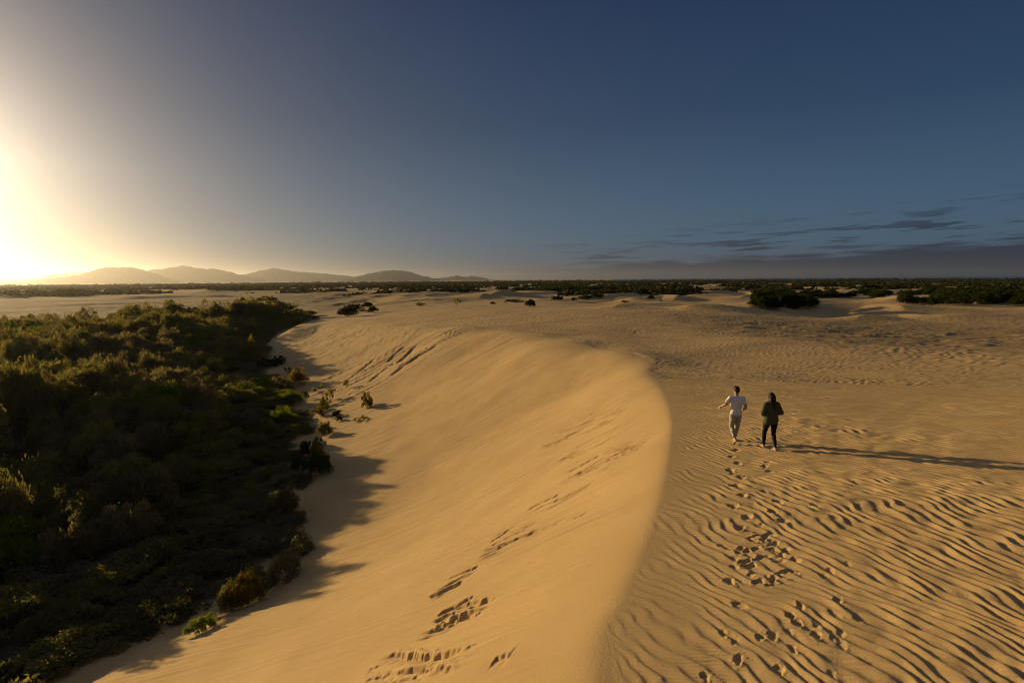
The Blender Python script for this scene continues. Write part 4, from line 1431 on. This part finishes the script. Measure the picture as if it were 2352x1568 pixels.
def build_single_shrubs():
    g = 'shrubs scattered on the sand at the dune foot'
    T = single
    T(843, 938, 26, 42, YELLOW, 'lone upright yellow-green shrub on the dune face casting a long shadow', 'bush', g)
    T(686, 884, 52, 40, YELLOW, 'dark golden spreading shrub at the upper edge of the tree shadow', 'thick', g, stretch=.8)
    T(666, 897, 24, 26, OLIVE, 'small olive bush tucked against the foot of the golden spreading shrub', 'bush', g)
    T(663, 862, 16, 20, DARKG, 'small dark sprig just above the golden spreading shrub', 'sprig', g)
    T(736, 900, 14, 24, OLIVE, 'slender seedling standing alone right of the golden spreading shrub', 'sprig', g)
    T(722, 902, 14, 16, OLIVE, 'tiny low seedling left of the slender seedling', 'sprig', g)
    T(703, 918, 16, 22, DARKG, 'small dark tuft near the bright green bushes at the thicket edge', 'sprig', g)
    T(738, 950, 48, 24, YELLOW, 'low wide golden bush lying on the shaded sand', 'bush', g, stretch=.7)
    T(748, 932, 20, 24, YELLOW, 'thin golden sprig right above the low wide golden bush', 'bush', g)
    T(760, 920, 24, 30, OLIVE, 'loose olive sprig highest in the chain above the low wide bush', 'sprig', g)
    T(773, 957, 18, 16, DARKG, 'small black-green tuft right of the low wide golden bush', 'bush', g)
    T(780, 966, 12, 14, DARKG, 'smallest black-green tuft, just below another dark tuft', 'bush', g)
    T(704, 952, 16, 12, DARKG, 'flat dark tuft on bare sand beside the thicket edge', 'sprig', g)
    T(748, 1001, 32, 36, YELLOW, 'round yellow-green bush halfway down the shaded dune foot', 'thick', g)
    T(762, 962, 12, 14, OLIVE, 'faint olive seedling between the low wide bush and the round bush', 'sprig', g)
    T(738, 1088, 72, 52, DARKG, 'large two-toned bush by the thicket, its broad dark lower half', 'thick', g, stretch=.8)
    T(728, 1062, 34, 46, YELLOW, 'yellow-topped upright shrub rising behind the large dark bush', 'thick', g)
    T(734, 1030, 24, 28, DARKG, 'small dark shrub above the yellow-topped upright shrub', 'bush', g)
    T(795, 892, 14, 22, OLIVE, 'wispy seedling alone on the grooved sand of the far dune face', 'sprig', g)
    T(820, 968, 20, 10, OLIVE, 'flat wispy runner on the sand below the lone upright shrub', 'sprig', g)
    T(836, 963, 22, 12, YELLOW, 'pale wispy runner right of the flat wispy runner', 'sprig', g)
    T(615, 843, 36, 22, DARKG, 'dark sprawling shrub along the far thicket edge on sand', 'bush', g)
    T(637, 839, 26, 24, DARKG, 'dark forked shrub at the tip of the far thicket edge', 'bush', g)
    T(577, 832, 40, 56, YELLOW, 'tall golden shrub leaning out over the far dune foot', 'thick', g)
    T(640, 890, 44, 26, GREYG, 'grey-green low shrub reaching onto the shaded sand', 'bush', g)
    T(668, 930, 56, 34, BRIGHT, 'bright green leafy bush on the thicket edge above the round bush', 'thick', g)
    T(650, 975, 60, 40, BRIGHT, 'broad vivid green bush in the thicket edge', 'thick', g)
    T(612, 1000, 56, 36, OLIVE, 'olive bush beside the broad vivid green bush', 'thick', g)
    T(492, 858, 46, 34, BRIGHT, 'vivid lime green crown standing out in the middle of the thicket', 'thick', g)
    T(445, 925, 60, 38, BRIGHT, 'vivid green crown on the nearer thicket ridge', 'thick', g)
    g2 = 'bushes along the near foot of the dune'
    T(575, 1385, 84, 74, YELLOW, 'yellow-green leafy bush at the near foot of the dune', 'thick', g2, stretch=.7)
    T(535, 1400, 60, 60, OLIVE, 'dull bush left behind the yellow-green leafy bush', 'thick', g2)
    T(655, 1330, 110, 62, GREYG, 'blue-grey sprawling shrub along the near dune foot', 'thick', g2, stretch=.7)
    T(690, 1270, 50, 40, GREYG, 'blue-grey sprig at the upper tip of the sprawling shrub', 'bush', g2)
    T(626, 1262, 28, 26, DARKG, 'small dark stumpy tuft on the bare sand pocket', 'bush', g2)
    T(606, 1245, 14, 12, DARKG, 'tiny tuft left above the dark stumpy tuft', 'sprig', g2)
    T(468, 1448, 62, 34, BRIGHT, 'small green bush low on the near sand edge', 'thick', g2, stretch=.6)
    T(655, 1180, 70, 60, GREYG, 'rounded grey-green shrub hanging over the bare sand pocket', 'thick', g2)
    T(690, 1085, 46, 40, DARKG, 'dark leafy shrub left of the large two-toned bush', 'thick', g2)
    T(705, 1050, 34, 40, DARKG, 'dark narrow shrub between thicket and the yellow-topped shrub', 'thick', g2)
    g3 = 'bushes behind the far crest'
    T(800, 727, 44, 26, DARKG, 'dark clump of bush on the crest behind the far thicket end', 'thick', g3)
    T(812, 715, 48, 18, DARKG, 'long flat bush behind the dark clump on the far crest', 'thick', g3)
    T(845, 706, 24, 14, DARKG, 'small round bush farthest behind the crest clump', 'thick', g3)
    T(858, 718, 28, 16, DARKG, 'low dark bush right of the crest clump', 'thick', g3)
    T(832, 716, 14, 8, OLIVE, 'tiny bush between the two crest bushes', 'bush', g3)
    T(966, 702, 16, 9, OLIVE, 'faint scraggy bush alone on the far flat sand', 'bush', g3)
    T(1050, 702, 16, 20, OLIVE, 'thin scraggy little tree alone on the far flat sand', 'sprig', g3)
    T(1218, 705, 28, 20, DARKG, 'round dark bush standing alone in the middle distance', 'thick', g3)
    T(1132, 698, 12, 6, DARKG, 'very small dark bush left of the round middle-distance bush', 'bush', g3)
    T(1172, 694, 24, 8, DARKG, 'flat dark bush just left of the round middle-distance bush', 'bush', g3)
    T(1190, 694, 22, 8, DARKG, 'flat dark bush touching the round middle-distance bush on its far side', 'bush', g3)
    T(1495, 688, 18, 12, DARKG, 'lone dark round bush on a far sand rise', 'thick', g3)
    T(1280, 690, 34, 13, DARKG, 'wide dark bush on the brow of the shaded hollow', 'thick', g3)
    T(1318, 691, 16, 9, DARKG, 'small bush beside the wide bush on the hollow brow', 'thick', g3)
    T(1345, 688, 40, 12, DARKG, 'long dark bush right on the hollow brow', 'thick', g3)
    T(1436, 694, 14, 6, DARKG, 'tiny dark bush on bare sand right of the hollow', 'bush', g3)
    T(1372, 685, 36, 14, DARKG, 'last dark bush of the row on the hollow brow', 'thick', g3)
    # clumps that hold many dark bushes
    rr = random.Random(5)
    lab = 'dark bush in the clump on the far right dunes'
    for (x0, x1, y0, y1, n, w, h) in ((1735, 1862, 690, 710, 26, 40, 24), (1840, 2010, 677, 684, 16, 30, 11), (2075, 2352, 684, 704, 44, 36, 19), (2120, 2352, 672, 682, 26, 34, 12), (1730, 1890, 674, 686, 20, 36, 13),
                                      (1960, 2120, 672, 680, 16, 32, 9)):
        for k in range(n):
            u, v = rr.random(), rr.random()
            px, py = x0 + (x1 - x0) * u, y0 + (y1 - y0) * v
            lb = {1735: 'dark bush in the big clump left of the shaded dune face', 1840: 'dark bush in the row along the top of the shaded dune face', 2075: 'dark bush in the broad clump behind the right-hand dune crest',
                  2120: 'dark bush in the belt behind the broad right-hand clump', 1730: 'dark bush in the low belt behind the big clump', 1960: 'dark bush in the thin far row above the shaded dune'}[x0]
            T(px, py, w * rr.uniform(.6, 1.3), h * rr.uniform(.7, 1.25), DARKG, lb, 'thick', lb.replace('dark bush', 'dark bushes'), 'dark_bush')


build_single_shrubs()


def build_haze():
    bm = bmesh.new()
    bmesh.ops.create_cube(bm, size=1.0)
    me = bpy.data.meshes.new('haze')
    bm.to_mesh(me)
    bm.free()
    m, nt = new_mat('haze_air')
    out = nd(nt, 'ShaderNodeOutputMaterial')
    v = nd(nt, 'ShaderNodeVolumePrincipled')
    v.inputs['Color'].default_value = (0.92, 0.92, 0.94, 1)
    v.inputs['Density'].default_value = HAZE
    v.inputs['Anisotropy'].default_value = 0.82
    nt.links.new(v.outputs[0], out.inputs['Volume'])
    o = link('haze', me, m)
    o.scale = (120000, 120000, 620)
    o.location = (0, 0, -62 + 310)
    tag(o, kind='stuff')


HAZE = 3.3e-5
build_haze()
